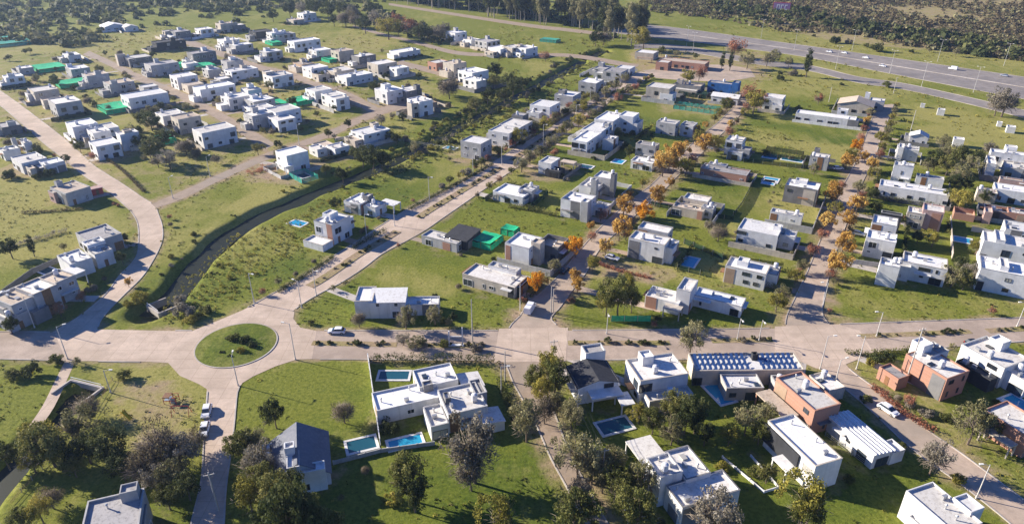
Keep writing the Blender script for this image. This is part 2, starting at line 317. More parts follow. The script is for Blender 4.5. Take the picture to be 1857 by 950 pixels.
road('service_road', [(1150, 82), (1186, 80), (1256, 86), (1377, 109), (1467, 119), (1558, 140), (1635, 151), (1739, 173), (1857, 200), (1960, 222)], [(1150, 90), (1186, 88), (1256, 96), (1377, 118), (1467, 129), (1558, 151), (1635, 162), (1739, 185), (1857, 214), (1960, 238)], 'asphalt', 0.026)
road('forecourt', [(1165, 128), (1240, 120), (1310, 118), (1360, 125)], [(1190, 142), (1240, 146), (1310, 148), (1370, 140)], 'paving', 0.024, False)
road('side_path', [(118, 654), (100, 690), (76, 738), (50, 775)], [(136, 656), (120, 692), (97, 740), (70, 778)], 'concrete', 0.028, False)
# roundabout plaza
RC = G(429, 625); RR = 9.6
pl = [(160, 597), (310, 600), (349, 600), (382, 587), (439, 563), (480, 556), (520, 556), (534, 566), (532, 578), (545, 594), (574, 600), (566, 651), (537, 652), (500, 664), (460, 682), (440, 694), (432, 706), (376, 706), (362, 697), (326, 681), (305, 658), (233, 654), (120, 655), (100, 605)]
ROADS['roundabout'] = dict(poly=[(G(*p).x, G(*p).y) for p in pl], L=None, mat='concrete', z=0.048, kerb=False)
for nm, q in (('crossing', [(905, 596), (1030, 594), (1026, 655), (895, 657)]), ('junction', [(1405, 592), (1520, 588), (1560, 600), (1585, 640), (1530, 662), (1480, 668), (1440, 650), (1405, 640)])):
    ROADS[nm] = dict(poly=[(G(*p).x, G(*p).y) for p in q], L=None, mat='concrete', z=0.052, kerb=False)

CANAL = [G(*p) for p in [(272, 566), (300, 542), (330, 510), (375, 455), (435, 408), (510, 372), (600, 335), (700, 295), (770, 262), (850, 218), (946, 168), (1060, 108), (1095, 90)]]
CANAL = smooth(CANAL, 4); CANAL2 = smooth([G(*p) for p in [(150, 708), (112, 735), (70, 775), (30, 830), (-10, 890), (-60, 960)]], 3)

# ---------------------------------------------------------------- ground
def axis(lo, hi, a0, a1, st, g):
    xs = list(np.arange(a0, a1 + 0.01, st)); d = st; x = a0
    while x > lo: d = min(d * g, 60); x -= d; xs.insert(0, x)
    d = st; x = a1
    while x < hi: d *= g; d = min(d, 60); x += d; xs.append(x)
    return np.array(xs)
gx = axis(-4000, 4000, -150, 150, 1.0, 1.02); gy = axis(-400, 6000, 72, 300, 1.0, 1.018)
X, Y = np.meshgrid(gx, gy)
Z = np.zeros_like(X)
wob = 0.5 * np.sin(X * .37 + Y * .21) + 0.4 * np.sin(X * .13 - Y * .31)
def prof(d, flat, bank, depth):
    t = np.clip((flat + bank + wob - d) / bank, 0, 1); return -depth * t * t * (3 - 2 * t)
Z = np.minimum(Z, prof(dist_line(X, Y, CANAL), 2.0, 4.2, 2.6)); Z = np.minimum(Z, prof(dist_line(X, Y, CANAL2), 1.6, 2.4, 2.6))
allroad = np.zeros(X.shape, bool); rd = np.full(X.shape, 1e9)
for k, r in ROADS.items():
    allroad |= inpoly(X, Y, r['poly'])
    if r['L'] is not None:
        d = np.minimum(dist_line(X, Y, r['L']), dist_line(X, Y, r['R']))
        if k in ('west_street', 'autumn_street', 'planted_street', 'inner_street', 'far_street', 'cross_street', 'dirt_lane', 'boulevard', 'avenue', 'east_street'): rd = np.minimum(rd, d * (1.3 if k in ('boulevard', 'avenue', 'east_street') else 0.7 if k in ('autumn_street', 'planted_street') else 1.0 if k != 'west_street' else 1.6))
Z[allroad] = 0.0
dryv = np.full(X.shape, 0.30); dirt = np.clip(1.05 - rd / 4.6, 0, 1) * 0.72; lush = np.full(X.shape, 0.22)
def area(poly, dr=None, di=None, lu=None):
    w = [G(*p) for p in poly]; m = inpoly(X, Y, [(p.x, p.y) for p in w])
    if dr is not None: dryv[m] = dr
    if di is not None: dirt[m] = np.maximum(dirt[m], di) if di > 0 else 0
    if lu is not None: lush[m] = lu
area([(-200, 60), (700, 60), (850, 160), (480, 300), (270, 370), (-200, 200)], dr=0.60, di=0.30)     # old blocks, drier
area([(-60, 250), (240, 400), (240, 480), (-60, 480)], dr=0.72)
area([(290, 375), (480, 300), (640, 320), (420, 400), (300, 560), (220, 560), (290, 450)], dr=0.50)
area([(480, 170), (680, 60), (820, 130), (700, 130)], dr=0.72)
area([(520, 130), (640, 45), (760, 85), (720, 120)], dr=0.72, di=0.1)
area([(1330, 60), (1900, 100), (1900, 300), (1640, 220), (1370, 130)], dr=0.60)
area([(1200, -60), (2600, -100), (2600, 140), (1857, 110), (1500, 75), (1380, 45)], dr=0.75, di=0.5)
area([(1640, 190), (1900, 220), (1900, 290), (1650, 260)], dr=0.95, di=0.1)
area([(700, -5), (960, 30), (1060, 60), (1060, 90), (800, 60)], dr=0.30)
area([(1340, 190), (1560, 235), (1530, 290), (1330, 260)], dr=0.32, lu=0.3)
area([(436, 660), (668, 655), (690, 790), (590, 780), (430, 780)], dr=0.22, lu=0.35, di=0)
area([(560, 540), (760, 440), (950, 510), (960, 570), (800, 590), (570, 590)], dr=0.28, lu=0.25)
area([(400, 480), (560, 440), (640, 330), (880, 290), (720, 370), (560, 490), (400, 560), (330, 560)], dr=0.25, lu=0.38)
area([(680, 800), (1000, 770), (1010, 960), (420, 960), (420, 830)], dr=0.25, lu=0.5)
area([(1000, 520), (1060, 500), (1180, 560), (1160, 600), (1000, 590)], dr=0.15, lu=0.6)
area([(1500, 490), (1600, 500), (1857, 560), (1857, 580), (1500, 580)], dr=0.30, lu=0.3)
area([(980, 630), (1060, 660), (1240, 760), (1300, 950), (1100, 950)], dr=0.25, lu=0.4)
area([(1480, 760), (1700, 830), (1620, 950), (1300, 950)], dr=0.15, lu=0.6)
area([(190, 690), (330, 690), (360, 730), (350, 830), (240, 830)], dr=0.85, di=0.45)
area([(120, 655), (310, 655), (370, 700), (360, 720), (180, 700)], dr=0.66)
area([(1430, 640), (1640, 640), (1857, 880), (1857, 960), (1640, 790)], dr=0.55, di=0.25)
area([(570, 602), (900, 602), (900, 650), (560, 650)], dr=0.9, di=0.8)
area([(1090, 470), (1240, 490), (1200, 520), (1090, 500)], dr=0.8, di=0.6)
area([(440, 300), (560, 300), (560, 340), (440, 330)], dr=0.8, di=0.6)
area([(1190, 165), (1340, 180), (1300, 210), (1190, 205)], dr=0.6, di=0.45)
area([(1140, 90), (1400, 95), (1400, 150), (1150, 140)], dr=0.85, di=0.5)
area([(1250, 300), (1370, 320), (1330, 390), (1240, 360)], dr=0.18, lu=0.4)
area([(860, 370), (1070, 400), (1050, 440), (830, 400)], dr=0.22, lu=0.35)
cd = dist_line(X, Y, CANAL)
def plots(ang, su, sv, mask, seed, ad, al):        # each building plot has its own turf
    c, s_ = math.cos(R(ang)), math.sin(R(ang)); iu = np.floor((X * c + Y * s_) / su).astype(int) % 64; iv = np.floor((-X * s_ + Y * c) / sv).astype(int) % 64
    T = np.random.default_rng(seed).normal(0, 1, (2, 64, 64)); dryv[mask] += (T[0][iu, iv] * ad)[mask]; lush[mask] += (T[1][iu, iv] * al)[mask]
side = X * math.sin(R(62)) - Y * math.cos(R(62)); lim = CANAL[len(CANAL) // 2]; east = (side > lim.x * math.sin(R(62)) - lim.y * math.cos(R(62))) & (Y > 150)
plots(61, 13.0, 30.0, east & (Y < 480), 5, .22, .20); plots(44, 12.0, 26.0, ~east & (Y > 215) & (Y < 560), 6, .22, .12); plots(110, 24.0, 16.0, Y < 138, 7, .10, .12)
dryv = np.where(cd < 9, np.clip(dryv - 0.05, 0, 1), dryv); dirt = np.where((cd < 3.4), np.maximum(dirt, 0.40), dirt)
def soft(A):
    A = np.clip(A, 0, 1)
    for k in (1, 2, 3):
        A = (A + np.roll(A, k, 0) + np.roll(A, -k, 0)) / 3; A = (A + np.roll(A, k, 1) + np.roll(A, -k, 1)) / 3
    return A
dryv, lush = soft(dryv), soft(lush); dirt = 0.5 * dirt + 0.5 * soft(dirt)
# farther out: rolling scrub country
rgt = np.clip((Y - 830) / 600, 0, 1); Z += rgt * 8
NX, NY = len(gx), len(gy); V = np.stack([X, Y, Z], -1).reshape(-1, 3)
ii = (np.arange(NY - 1)[:, None] * NX + np.arange(NX - 1)[None, :]).ravel()
gm = np_mesh('ground', V, np.stack([ii, ii + 1, ii + NX + 1, ii + NX], 1), 'grass_ground')
ca = gm.color_attributes.new('land', 'FLOAT_COLOR', 'POINT')
def write_land(): ca.data.foreach_set('color', np.stack([dryv, dirt, lush, np.ones_like(X)], -1).astype(np.float32).ravel())
write_land()
tag(link('ground', gm), kind='structure')
for r in ROADS.values(): r['bb'] = (min(p[0] for p in r['poly']), min(p[1] for p in r['poly']), max(p[0] for p in r['poly']), max(p[1] for p in r['poly']))
def inroad(x, y):
    for r in ROADS.values():
        b_ = r['bb']
        if not (b_[0] < x < b_[2] and b_[1] < y < b_[3]): continue
        c = False; P_ = r['poly']; x0, y0 = P_[-1]
        for x1, y1 in P_:
            if (y0 > y) != (y1 > y) and x < (x1 - x0) * (y - y0) / (y1 - y0) + x0: c = not c
            x0, y0 = x1, y1
        if c: return True
    return False

for k, r in ROADS.items():
    b = MB()
    if r['L'] is not None:
        n = len(r['L']); b.v = [(p.x, p.y, r['z']) for p in r['L']] + [(p.x, p.y, r['z']) for p in r['R']]
        b.f = [(i, n + i, n + i + 1, i + 1) for i in range(n - 1)]
    else: b.quad(*[(x, y, r['z']) for x, y in r['poly']])
    ro = tag(link(k, b.mesh(k), r['mat']), kind='structure')
    if r['kerb'] and r['L'] is not None:
        kb = MB()
        for side, sg in ((r['L'], 1), (r['R'], -1)):
            mid = np.array([(p.x, p.y) for p in side]); bad = np.zeros(len(mid), bool)
            for k2, r2 in ROADS.items():
                if k2 != k: bad |= inpoly(mid[:, 0], mid[:, 1], r2['poly'])
            for i in range(len(side) - 1):
                if bad[i] or bad[i + 1]: continue
                p, q = side[i], side[i + 1]; d = (q - p); 
                if d.length < 0.01: continue
                nrm = Vector((-d.y, d.x, 0)).normalized() * sg * 0.28
                z0, z1 = 0.0, 0.14
                c = [p, q, q + nrm, p + nrm]; i0 = len(kb.v)
                kb.v += [(a_.x, a_.y, z0) for a_ in c] + [(a_.x, a_.y, z1) for a_ in c]
                kb.f += [(i0 + 4, i0 + 5, i0 + 6, i0 + 7), (i0, i0 + 1, i0 + 5, i0 + 4), (i0 + 1, i0 + 2, i0 + 6, i0 + 5), (i0 + 2, i0 + 3, i0 + 7, i0 + 6), (i0 + 3, i0, i0 + 4, i0 + 7)]
        if kb.v: link('kerb', kb.mesh('kerb'), 'kerb', ro)
# roundabout island: raised disc with kerb ring
b = MB(); n = 64
for r_, z in ((RR - 0.3, 0.16), (RR * 0.6, 0.35), (RR * 0.25, 0.45)):
    b.v += [(RC.x + r_ * math.cos(2 * math.pi * i / n), RC.y + r_ * math.sin(2 * math.pi * i / n), z) for i in range(n)]
for q in range(2): b.f += [(q * n + i, q * n + (i + 1) % n, (q + 1) * n + (i + 1) % n, (q + 1) * n + i) for i in range(n)]
b.f.append(tuple(2 * n + i for i in range(n)))
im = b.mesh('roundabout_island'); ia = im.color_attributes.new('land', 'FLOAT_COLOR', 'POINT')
for i, d_ in enumerate(ia.data): d_.color = (0.3 if i < n else 0.15, 0.1, 0.6, 1)  # turf tone deepened so the island's shade is partly in its colour
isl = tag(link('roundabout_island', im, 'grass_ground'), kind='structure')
b = MB()
for i in range(n):
    t0, t1 = 2 * math.pi * i / n, 2 * math.pi * (i + 1) / n
    c = [[RC.x + r_ * math.cos(t), RC.y + r_ * math.sin(t)] for t in (t0, t1) for r_ in (RR - 0.3, RR)]
    b.quad((*c[0], .18), (*c[1], .18), (*c[3], .18), (*c[2], .18)); b.quad((*c[1], .0), (*c[3], .0), (*c[3], .18), (*c[1], .18))
link('kerb', b.mesh('kerb'), 'kerb', isl)
# medians: a planted strip of soil along the boulevard and the avenue
def strip(name, c, hw, z, mat, dirt_=0.6, dry_=0.7):
    b = MB()
    for p, q in zip(c[:-1], c[1:]):
        d = (q - p).normalized(); nn = Vector((-d.y, d.x, 0)) * hw; i0 = len(b.v)
        b.v += [(*(p + nn).xy, z), (*(p - nn).xy, z), (*(q - nn).xy, z), (*(q + nn).xy, z)]; b.f.append((i0, i0 + 1, i0 + 2, i0 + 3))
        b.v += [(*(p + nn).xy, 0), (*(p - nn).xy, 0), (*(q - nn).xy, 0), (*(q + nn).xy, 0)]
        b.f += [(i0 + 1, i0 + 5, i0 + 6, i0 + 2), (i0, i0 + 3, i0 + 7, i0 + 4)]
    m = b.mesh(name)
    if mat == 'grass_ground':
        a_ = m.color_attributes.new('land', 'FLOAT_COLOR', 'POINT'); a_.data.foreach_set('color', np.tile([dry_, dirt_, 0.1, 1.0], len(m.vertices)).astype(np.float32))
    return tag(link(name, m, mat), kind='structure')
MED = []
def medline(a, b_, n=12): return [G(*a).lerp(G(*b_), i / n) for i in range(n + 1)]
c = ROADS['boulevard']['C']; c = [p for p in c if G(575, 520).y < p.y < 400]
br = {0: (0, 20), 1: (26, 52), 2: (58, 80), 3: (86, 120)}
seg = []
for i0, i1 in ((0.0, .17), (.21, .43), (.46, .66), (.69, .97)):
    s = c[int(i0 * len(c)):int(i1 * len(c))]; MED.append(s); strip('median', s, 1.5, 0.16, 'grass_ground')
for a_, b_ in (((566, 622), (720, 625)), ((745, 626), (880, 627)), ((1030, 622), (1215, 622)), ((1290, 618), (1400, 616)), ((1560, 610), (1760, 601)), ((1790, 600), (1900, 594))):
    s = medline(a_, b_); MED.append(s); strip('median', s, 1.0, 0.07, 'grass_ground', 0.55, 0.7)
c = ROADS['highway']['C']; strip('median', c, 0.5, 0.25, 'kerb')
# dark sheet along the channel bed: shade and dark growth put into its colour
for nm, c in (('channel_shade_sheet', CANAL), ('channel_shade_sheet', CANAL2)):
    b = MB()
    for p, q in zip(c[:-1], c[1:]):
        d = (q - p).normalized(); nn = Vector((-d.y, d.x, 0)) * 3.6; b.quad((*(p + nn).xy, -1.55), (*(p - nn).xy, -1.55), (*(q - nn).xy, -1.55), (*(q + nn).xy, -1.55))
    tag(link(nm, b.mesh(nm), 'channel_shade_sheet'), kind='structure')
# ---------------------------------------------------------------- plant prototypes (crown radius 1)
RNG = np.random.default_rng(7); random.seed(7)
def leaves(centers, rad, per, size, name, mat, flat=0.0, jag=0.5):
    V = []; T = []; C = np.asarray(centers, float)
    top = C[:, 2].max(); bot = C[:, 2].min()
    for c, r in zip(C, rad):
        n = max(4, int(per * (0.5 + r)))
        d = RNG.normal(size=(n, 3)); d /= np.linalg.norm(d, axis=1)[:, None]
        p = c + d * (r * RNG.uniform(0.35, 1.08, (n, 1)) ** 0.6) * np.array([1, 1, 1 - flat])
        nr = d + RNG.normal(size=(n, 3)) * jag; nr /= np.linalg.norm(nr, axis=1)[:, None]
        u = np.cross(nr, RNG.normal(size=(n, 3))); u /= np.linalg.norm(u, axis=1)[:, None] + 1e-9; w = np.cross(nr, u)
        s = size * RNG.uniform(0.5, 1.35, (n, 1)); u = u * s; w = w * s * 0.7
        V.append(np.stack([p - u * 0.5, p + w, p + u * 0.6, p - w], 1).reshape(-1, 3))
        t = np.clip(RNG.normal(0.5, 0.13) + RNG.normal(0, 0.14, n), 0, 1); T.append(np.repeat(t, 4))
    V = np.concatenate(V); T = np.concatenate(T)
    return np_mesh(name, V, np.arange(len(V)).reshape(-1, 4), mat, T)
def blob_centers(n, rx, rz, zc, rmin, rmax, hollow=0.35, lobes=5):
    cs = []; rs = []; L = [(random.uniform(0, 6.28), random.uniform(0.78, 1.15)) for _ in range(lobes)]
    while len(cs) < n:
        p = Vector((random.uniform(-1, 1), random.uniform(-1, 1), random.uniform(-1, 1)))
        if not hollow < p.length < 1: continue
        an = math.atan2(p.y, p.x); k = 1 + 0.34 * sum(math.cos(an - a_) * (s - 0.95) * 4 for a_, s in L)
        cs.append((p.x * rx * k, p.y * rx * k, zc + p.z * rz * (1 if p.z > 0 else 0.75))); rs.append(random.uniform(rmin, rmax))
    return cs, rs
def trunk_mesh(name, h, r, limbs, spread, zc, mat, lean=0.06):
    b = MB(); p = Vector((0, 0, -0.06)); q = Vector((random.uniform(-lean, lean), random.uniform(-lean, lean), h)); m_ = p.lerp(q, 0.5) + Vector((random.uniform(-lean, lean) * .6, random.uniform(-lean, lean) * .6, 0))
    b.tube(p, m_, r, r * 0.8, 6); b.tube(m_, q, r * 0.8, r * 0.6, 6)
    for i in range(limbs):
        t = 2 * math.pi * i / limbs + random.uniform(-.5, .5); e = Vector((math.cos(t) * spread * random.uniform(.5, 1), math.sin(t) * spread * random.uniform(.5, 1), zc + random.uniform(-.1, .35)))
        k = q.lerp(e, 0.5) + Vector((0, 0, 0.08)); s_ = m_.lerp(q, random.uniform(0.3, 1))
        b.tube(s_, k, r * .5, r * .33, 5); b.tube(k, e, r * .33, r * .1, 5)
    m = b.mesh(name); m.materials.append(MATS[mat]); return m
def twigs(name, n, zc, rz, mat):       # a bare crown of fine branches
    V = []; Fc = []
    for i in range(n):
        d = Vector((random.gauss(0, 1), random.gauss(0, 1), random.gauss(0.25, 0.8))).normalized()
        a_ = Vector((0, 0, zc - rz * 0.6)) + Vector((d.x, d.y, d.z * rz)) * random.uniform(0.25, 0.75); e_ = a_ + (d + Vector((random.gauss(0, .45), random.gauss(0, .45), random.gauss(0.2, .4)))) * random.uniform(.12, .30)
        u = (e_ - a_).orthogonal().normalized() * random.uniform(.008, .016); w = u.cross((e_ - a_).normalized()); k = len(V)
        V += [a_ + u, a_ - u * .5 + w, a_ - u * .5 - w, e_]; Fc += [(k, k + 1, k + 3), (k + 1, k + 2, k + 3), (k + 2, k, k + 3)]
    return np_mesh(name, [tuple(v) for v in V], Fc, mat)
PROTO = {}
def proto(kind, k, mat, n, per, size, rx=0.8, rz=0.62, zc=1.15, rmin=.22, rmax=.36, th=.75, tr=.055, limbs=6, bark='bark', hollow=.3, tw=0):
    for i in range(k):
        c, r = blob_centers(n, rx, rz, zc, rmin, rmax, hollow)
        cr = leaves(c, r, per, size, 'crown', mat)
        PROTO.setdefault(kind, []).append((trunk_mesh('trunk', th, tr, limbs, rx * .75, zc, bark), cr, twigs('twigs', tw, zc, rz, 'twig') if tw else None, zc))
proto('green', 5, 'leaf_green', 48, 150, .055, rmin=.12, rmax=.27, hollow=.2, tw=120)
proto('dark', 4, 'leaf_dark', 46, 150, .055, rmin=.13, rmax=.28, hollow=.2)
proto('olive', 5, 'leaf_olive', 44, 120, .052, rmin=.12, rmax=.26, hollow=.2, tw=300)
proto('grey', 3, 'leaf_grey', 46, 120, .05, rmin=.13, rmax=.27, hollow=.2, tw=350)
proto('yellow', 3, 'leaf_yellow', 42, 130, .055, rmin=.12, rmax=.27, hollow=.2, tw=120)
proto('bare', 3, 'leaf_scrub', 22, 55, .05, rmin=.2, rmax=.34, tw=1500)
proto('orange', 6, 'leaf_orange', 30, 115, .08, rmin=.14, rmax=.3, rz=.75, zc=1.2, tw=250)
proto('gold', 2, 'leaf_gold', 24, 130, .085, rz=.85, zc=1.25)
proto('rust', 3, 'leaf_rust', 20, 70, .075, tw=600)
proto('shrub', 3, 'leaf_green', 16, 130, .095, rx=.75, rz=.5, zc=.5, th=.4, tr=.04, limbs=3)
proto('shrubdark', 2, 'leaf_dark', 16, 130, .095, rx=.75, rz=.5, zc=.5, th=.4, tr=.04, limbs=3)
proto('shrubgrey', 2, 'leaf_grey', 16, 130, .095, rx=.75, rz=.5, zc=.5, th=.4, tr=.04, limbs=3)
proto('shrubyellow', 2, 'leaf_yellow', 16, 130, .095, rx=.75, rz=.5, zc=.5, th=.4, tr=.04, limbs=3)
proto('cypress', 1, 'leaf_dark', 40, 90, .10, rx=.55, rz=2.2, zc=2.5, th=1.2, tr=.1, limbs=3)
proto('eucalypt', 4, 'leaf_olive', 56, 120, .085, rx=.72, rz=1.8, zc=2.7, th=1.8, tr=.07, bark='bark_pale', limbs=7)
proto('eucalyptdark', 3, 'leaf_dark', 56, 120, .085, rx=.72, rz=1.8, zc=2.7, th=1.8, tr=.07, bark='bark_pale', limbs=7)
def plant(name, kind, loc, r, label, cat, group=None, hs=1.0):
    t_, c_, w_, zc = random.choice(PROTO[kind]); o = empty(name, loc, random.uniform(0, 6.28)); o.scale = (r * random.uniform(.92, 1.08), r * random.uniform(.92, 1.08), r * hs * random.uniform(.9, 1.1))
    link('trunk', t_, parent=o); link('crown', c_, parent=o)
    if w_: link('twigs', w_, parent=o)['kind'] = 'stuff'
    return tag(o, label, cat, group)
ZC = lambda kind: PROTO[kind][0][3]
def plant_at(t, kind, x, y, r, name, label, cat, group=None, hs=1.0):      # x, y: middle of the crown
    p = GT(t, x, y, ZC(kind) * r * hs); return plant(name, kind, (p.x, p.y, 0), r, label, cat, group, hs)

# ---------------------------------------------------------------- houses
WIN = {}
def window_mesh(w, h):
    if (w, h) not in WIN:
        b = MB(); t = .08; d = .09
        b.box(-w / 2, -d, 0, -w / 2 + t, .02, h).box(w / 2 - t, -d, 0, w / 2, .02, h).box(-w / 2 + t, -d, h - t, w / 2 - t, .02, h).box(-w / 2 + t, -d, 0, w / 2 - t, .02, t)
        if w > 1.2: b.box(-.03, -d + .02, t, .03, .02, h - t)
        p = MB(); p.quad((-w / 2 + t, -.035, t), (w / 2 - t, -.035, t), (w / 2 - t, -.035, h - t), (-w / 2 + t, -.035, h - t))
        WIN[(w, h)] = [b.mesh('window'), p.mesh('pane')]
        WIN[(w, h)][1].materials.append(MATS['glass'])
    return WIN[(w, h)]
WMESH = {}
def add_window(root, p, rz, w, h, white=False, name='window'):
    f, g = window_mesh(w, h); key = (w, h, white)
    if key not in WMESH: m = f.copy(); m.materials.clear(); m.materials.append(MATS['frame_white' if white else 'frame']); WMESH[key] = m
    o = link(name, WMESH[key], parent=root, loc=p, rz=rz); link('pane', g, parent=o); return o
DOORM = {}
def door_mesh(kind):
    if kind not in DOORM:
        b = MB(); w, h = {'door': (1.0, 2.1), 'garage_door': (2.8, 2.3)}[kind]; b.box(-w / 2, -.06, 0, w / 2, .02, h)
        if kind == 'garage_door':
            for k in range(4): b.box(-w / 2 + .05, -.09, .1 + k * .56, w / 2 - .05, -.05, .58 + k * .56)
        DOORM[kind] = b.mesh(kind); DOORM[kind].materials.append(MATS['wood' if kind == 'door' else 'midgrey'])
    return DOORM[kind]
TANK = MB().tube((0, 0, .5), (0, 0, 1.7), .62, .62, 12).tube((0, 0, 1.7), (0, 0, 1.9), .62, .2, 12).mesh('water_tank'); TANK.materials.append(MATS['tank'])
TSTAND = MB().box(-.55, -.55, 0, .55, .55, .5).mesh('tank_stand'); TSTAND.materials.append(MATS['grey'])
ACM = MB().box(-.5, -.25, .1, .5, .25, .85).mesh('air_conditioner'); ACM.materials.append(MATS['metal'])
VENT = MB().tube((0, 0, 0), (0, 0, .9), .13, .13, 8).tube((0, 0, .9), (0, 0, 1.1), .26, .1, 8).mesh('vent_pipe'); VENT.materials.append(MATS['metal'])
SKYL = MB().box(-.7, -.5, 0, .7, .5, .3).mesh('skylight'); SKYL.materials.append(MATS['glass'])
HOUSES = []
ROOFM = {'white': ('roof_white', 'roof_pale', 'roof_pale'), 'cream': ('roof_pale', 'roof_tan'), 'grey': ('roof_pale', 'roof_grey', 'roof_white'), 'midgrey': ('roof_grey', 'roof_pale'), 'dark': ('roof_dark',), 'tan': ('roof_tan',), 'brick': ('roof_pale', 'roof_grey'), 'blue': ('roof_grey',), 'pink': ('roof_tan',)}
CN = {'W': 'white', 'C': 'cream', 'G': 'grey', 'M': 'midgrey', 'D': 'dark', 'B': 'brick', 'T': 'tan', 'U': 'blue', 'K': 'pink'}
WALLW = {'white': 'white', 'cream': 'cream', 'grey': 'grey', 'midgrey': 'dark grey', 'dark': 'black', 'brick': 'brick', 'tan': 'bare tan block', 'blue': 'blue clad', 'pink': 'pink'}
def house(t, grid, boxes, detail=2, label=None, name='house', cat='house', street=None):
    """boxes: (x, y, a, b, h, colour[, options]); x, y = middle of the roof in tile t; a along the plot front, b along the depth, metres"""
    rnd = random.Random(int(boxes[0][0] * 7 + boxes[0][1] * 13 + ord(t[0]) * 31 + ord(t[-1])))
    rz = R(grid - 90); B = []
    for q in boxes:
        o = q[6] if len(q) > 6 else {}
        k = (1.28 if t[0] == 'a' and t[1] in '12' else 1.16) if detail < 2 and cat == 'house' else 1.0; kh = min(k, 1.16)
        p = GT(o.get('t', t), q[0], q[1], q[4] * kh); B.append([p, q[2] * k, q[3] * k, q[4] * kh, CN[q[5]], o])
    org = B[0][0].copy(); org.z = 0
    root = empty(name, org, rz); inv = Matrix.Rotation(-rz, 2)
    L = []
    for p, a_, b_, h, col, o in B:
        c = inv @ Vector((p.x - org.x, p.y - org.y)); L.append((c.x - a_ / 2, c.y - b_ / 2, c.x + a_ / 2, c.y + b_ / 2, h, col, o))
    if detail < 2 and cat == 'house':          # side wings and stair towers of the small far houses
        x0, y0, x1, y1, h, col, o = L[0]
        if len(L) == 1 and o.get('type', 'flat') == 'flat' and h > 3:
            c2 = rnd.choice([col, col, 'white', 'grey', 'cream'])
            if rnd.random() < .75: w = rnd.uniform(2.4, 3.4); sx = rnd.choice((x0 + .3, x1 - w - .3)); sy = rnd.uniform(y0 + .5, y1 - w - .5); L.append((sx, sy, sx + w, sy + w, h + rnd.uniform(1.1, 2.2), c2, dict(clear=1, plain=1)))
            if rnd.random() < .7: d_ = rnd.uniform(2.5, 4.5); L.append((x0 + rnd.uniform(.4, 2), y0 - d_, x1 - rnd.uniform(.4, 3), y0 + .2, min(h - .9, rnd.uniform(2.8, 3.6)), c2, {}))
            if rnd.random() < .6: d_ = rnd.uniform(2.5, 4); L.append((x0 - d_, y0 + rnd.uniform(.5, 2), x0 + .2, y1 - rnd.uniform(.5, 3), min(h - .7, rnd.uniform(2.7, 4.2)), col, {}))
    def hidden(x, y, z, me):
        return any(i != me and k[0] - .3 < x < k[2] + .3 and k[1] - .3 < y < k[3] + .3 and k[6].get('z0', 0) - .2 < z < k[4] + .3 for i, k in enumerate(L))
    for i, (x0, y0, x1, y1, h, col, o) in enumerate(L):
        z0 = o.get('z0', 0.0) or -0.05; kind = o.get('type', 'flat'); rm = o.get('roof') or rnd.choice(ROOFM[col]); pw, pd = .18, o.get('par', .38)
        b = MB()
        if kind == 'flat':
            o_ = [(x0, y0), (x1, y0), (x1, y1), (x0, y1)]; n_ = [(x0 + pw, y0 + pw), (x1 - pw, y0 + pw), (x1 - pw, y1 - pw), (x0 + pw, y1 - pw)]
            for k in range(4):
                p, q = o_[k], o_[(k + 1) % 4]; p2, q2 = n_[k], n_[(k + 1) % 4]
                b.quad((*p, z0), (*q, z0), (*q, h), (*p, h)); b.quad((*p, h), (*q, h), (*q2, h), (*p2, h)); b.quad((*p2, h), (*q2, h), (*q2, h - pd), (*p2, h - pd))
            link('wall', b.mesh('wall'), col, root)
            r = MB(); r.quad(*[(*p, h - pd + .01) for p in n_]); ro = link('roof', r.mesh('roof'), rm, root)
            if detail > 1 and (x1 - x0) * (y1 - y0) > 12 and rnd.random() < .75:
                r = MB(); e = .05; q = .05
                for (ax0, ay0, ax1, ay1) in ((x0 - e, y0 - e, x1 + e, y0 + pw + e), (x0 - e, y1 - pw - e, x1 + e, y1 + e), (x0 - e, y0 + pw + e, x0 + pw + e, y1 - pw - e), (x1 - pw - e, y0 + pw + e, x1 + e, y1 - pw - e)): r.box(ax0, ay0, h + .003, ax1, ay1, h + .003 + q)
                link('coping', r.mesh('coping'), rnd.choice([col, 'grey', 'grey', 'cream', 'midgrey']), root)
            if z0 > 0.1: r = MB(); r.quad(*[(*p, z0) for p in o_[::-1]]); link('soffit', r.mesh('soffit'), col, root)
        elif kind in ('gable', 'shed'):
            ax = o.get('ax', 'x'); rise = o.get('rise', 1.3); e_ = h - rise; ov = .35
            b.box(x0, y0, z0, x1, y1, e_)
            if kind == 'gable' and ax == 'x':
                ym = (y0 + y1) / 2
                for xx in (x0, x1): b.quad((xx, y0, e_), (xx, y1, e_), (xx, ym, h - .05))
                pr = [[(x0 - ov, y0 - ov, e_ - .1), (x1 + ov, y0 - ov, e_ - .1), (x1 + ov, ym, h), (x0 - ov, ym, h)], [(x0 - ov, ym, h), (x1 + ov, ym, h), (x1 + ov, y1 + ov, e_ - .1), (x0 - ov, y1 + ov, e_ - .1)]]
            elif kind == 'gable':
                xm = (x0 + x1) / 2
                for yy in (y0, y1): b.quad((x0, yy, e_), (x1, yy, e_), (xm, yy, h - .05))
                pr = [[(x0 - ov, y0 - ov, e_ - .1), (xm, y0 - ov, h), (xm, y1 + ov, h), (x0 - ov, y1 + ov, e_ - .1)], [(xm, y0 - ov, h), (x1 + ov, y0 - ov, e_ - .1), (x1 + ov, y1 + ov, e_ - .1), (xm, y1 + ov, h)]]
            else:
                hi = o.get('hi', 'y1'); zz = lambda x, y: {'y1': e_ + rise * (y - y0) / (y1 - y0), 'y0': e_ + rise * (y1 - y) / (y1 - y0), 'x1': e_ + rise * (x - x0) / (x1 - x0), 'x0': e_ + rise * (x1 - x) / (x1 - x0)}[hi]
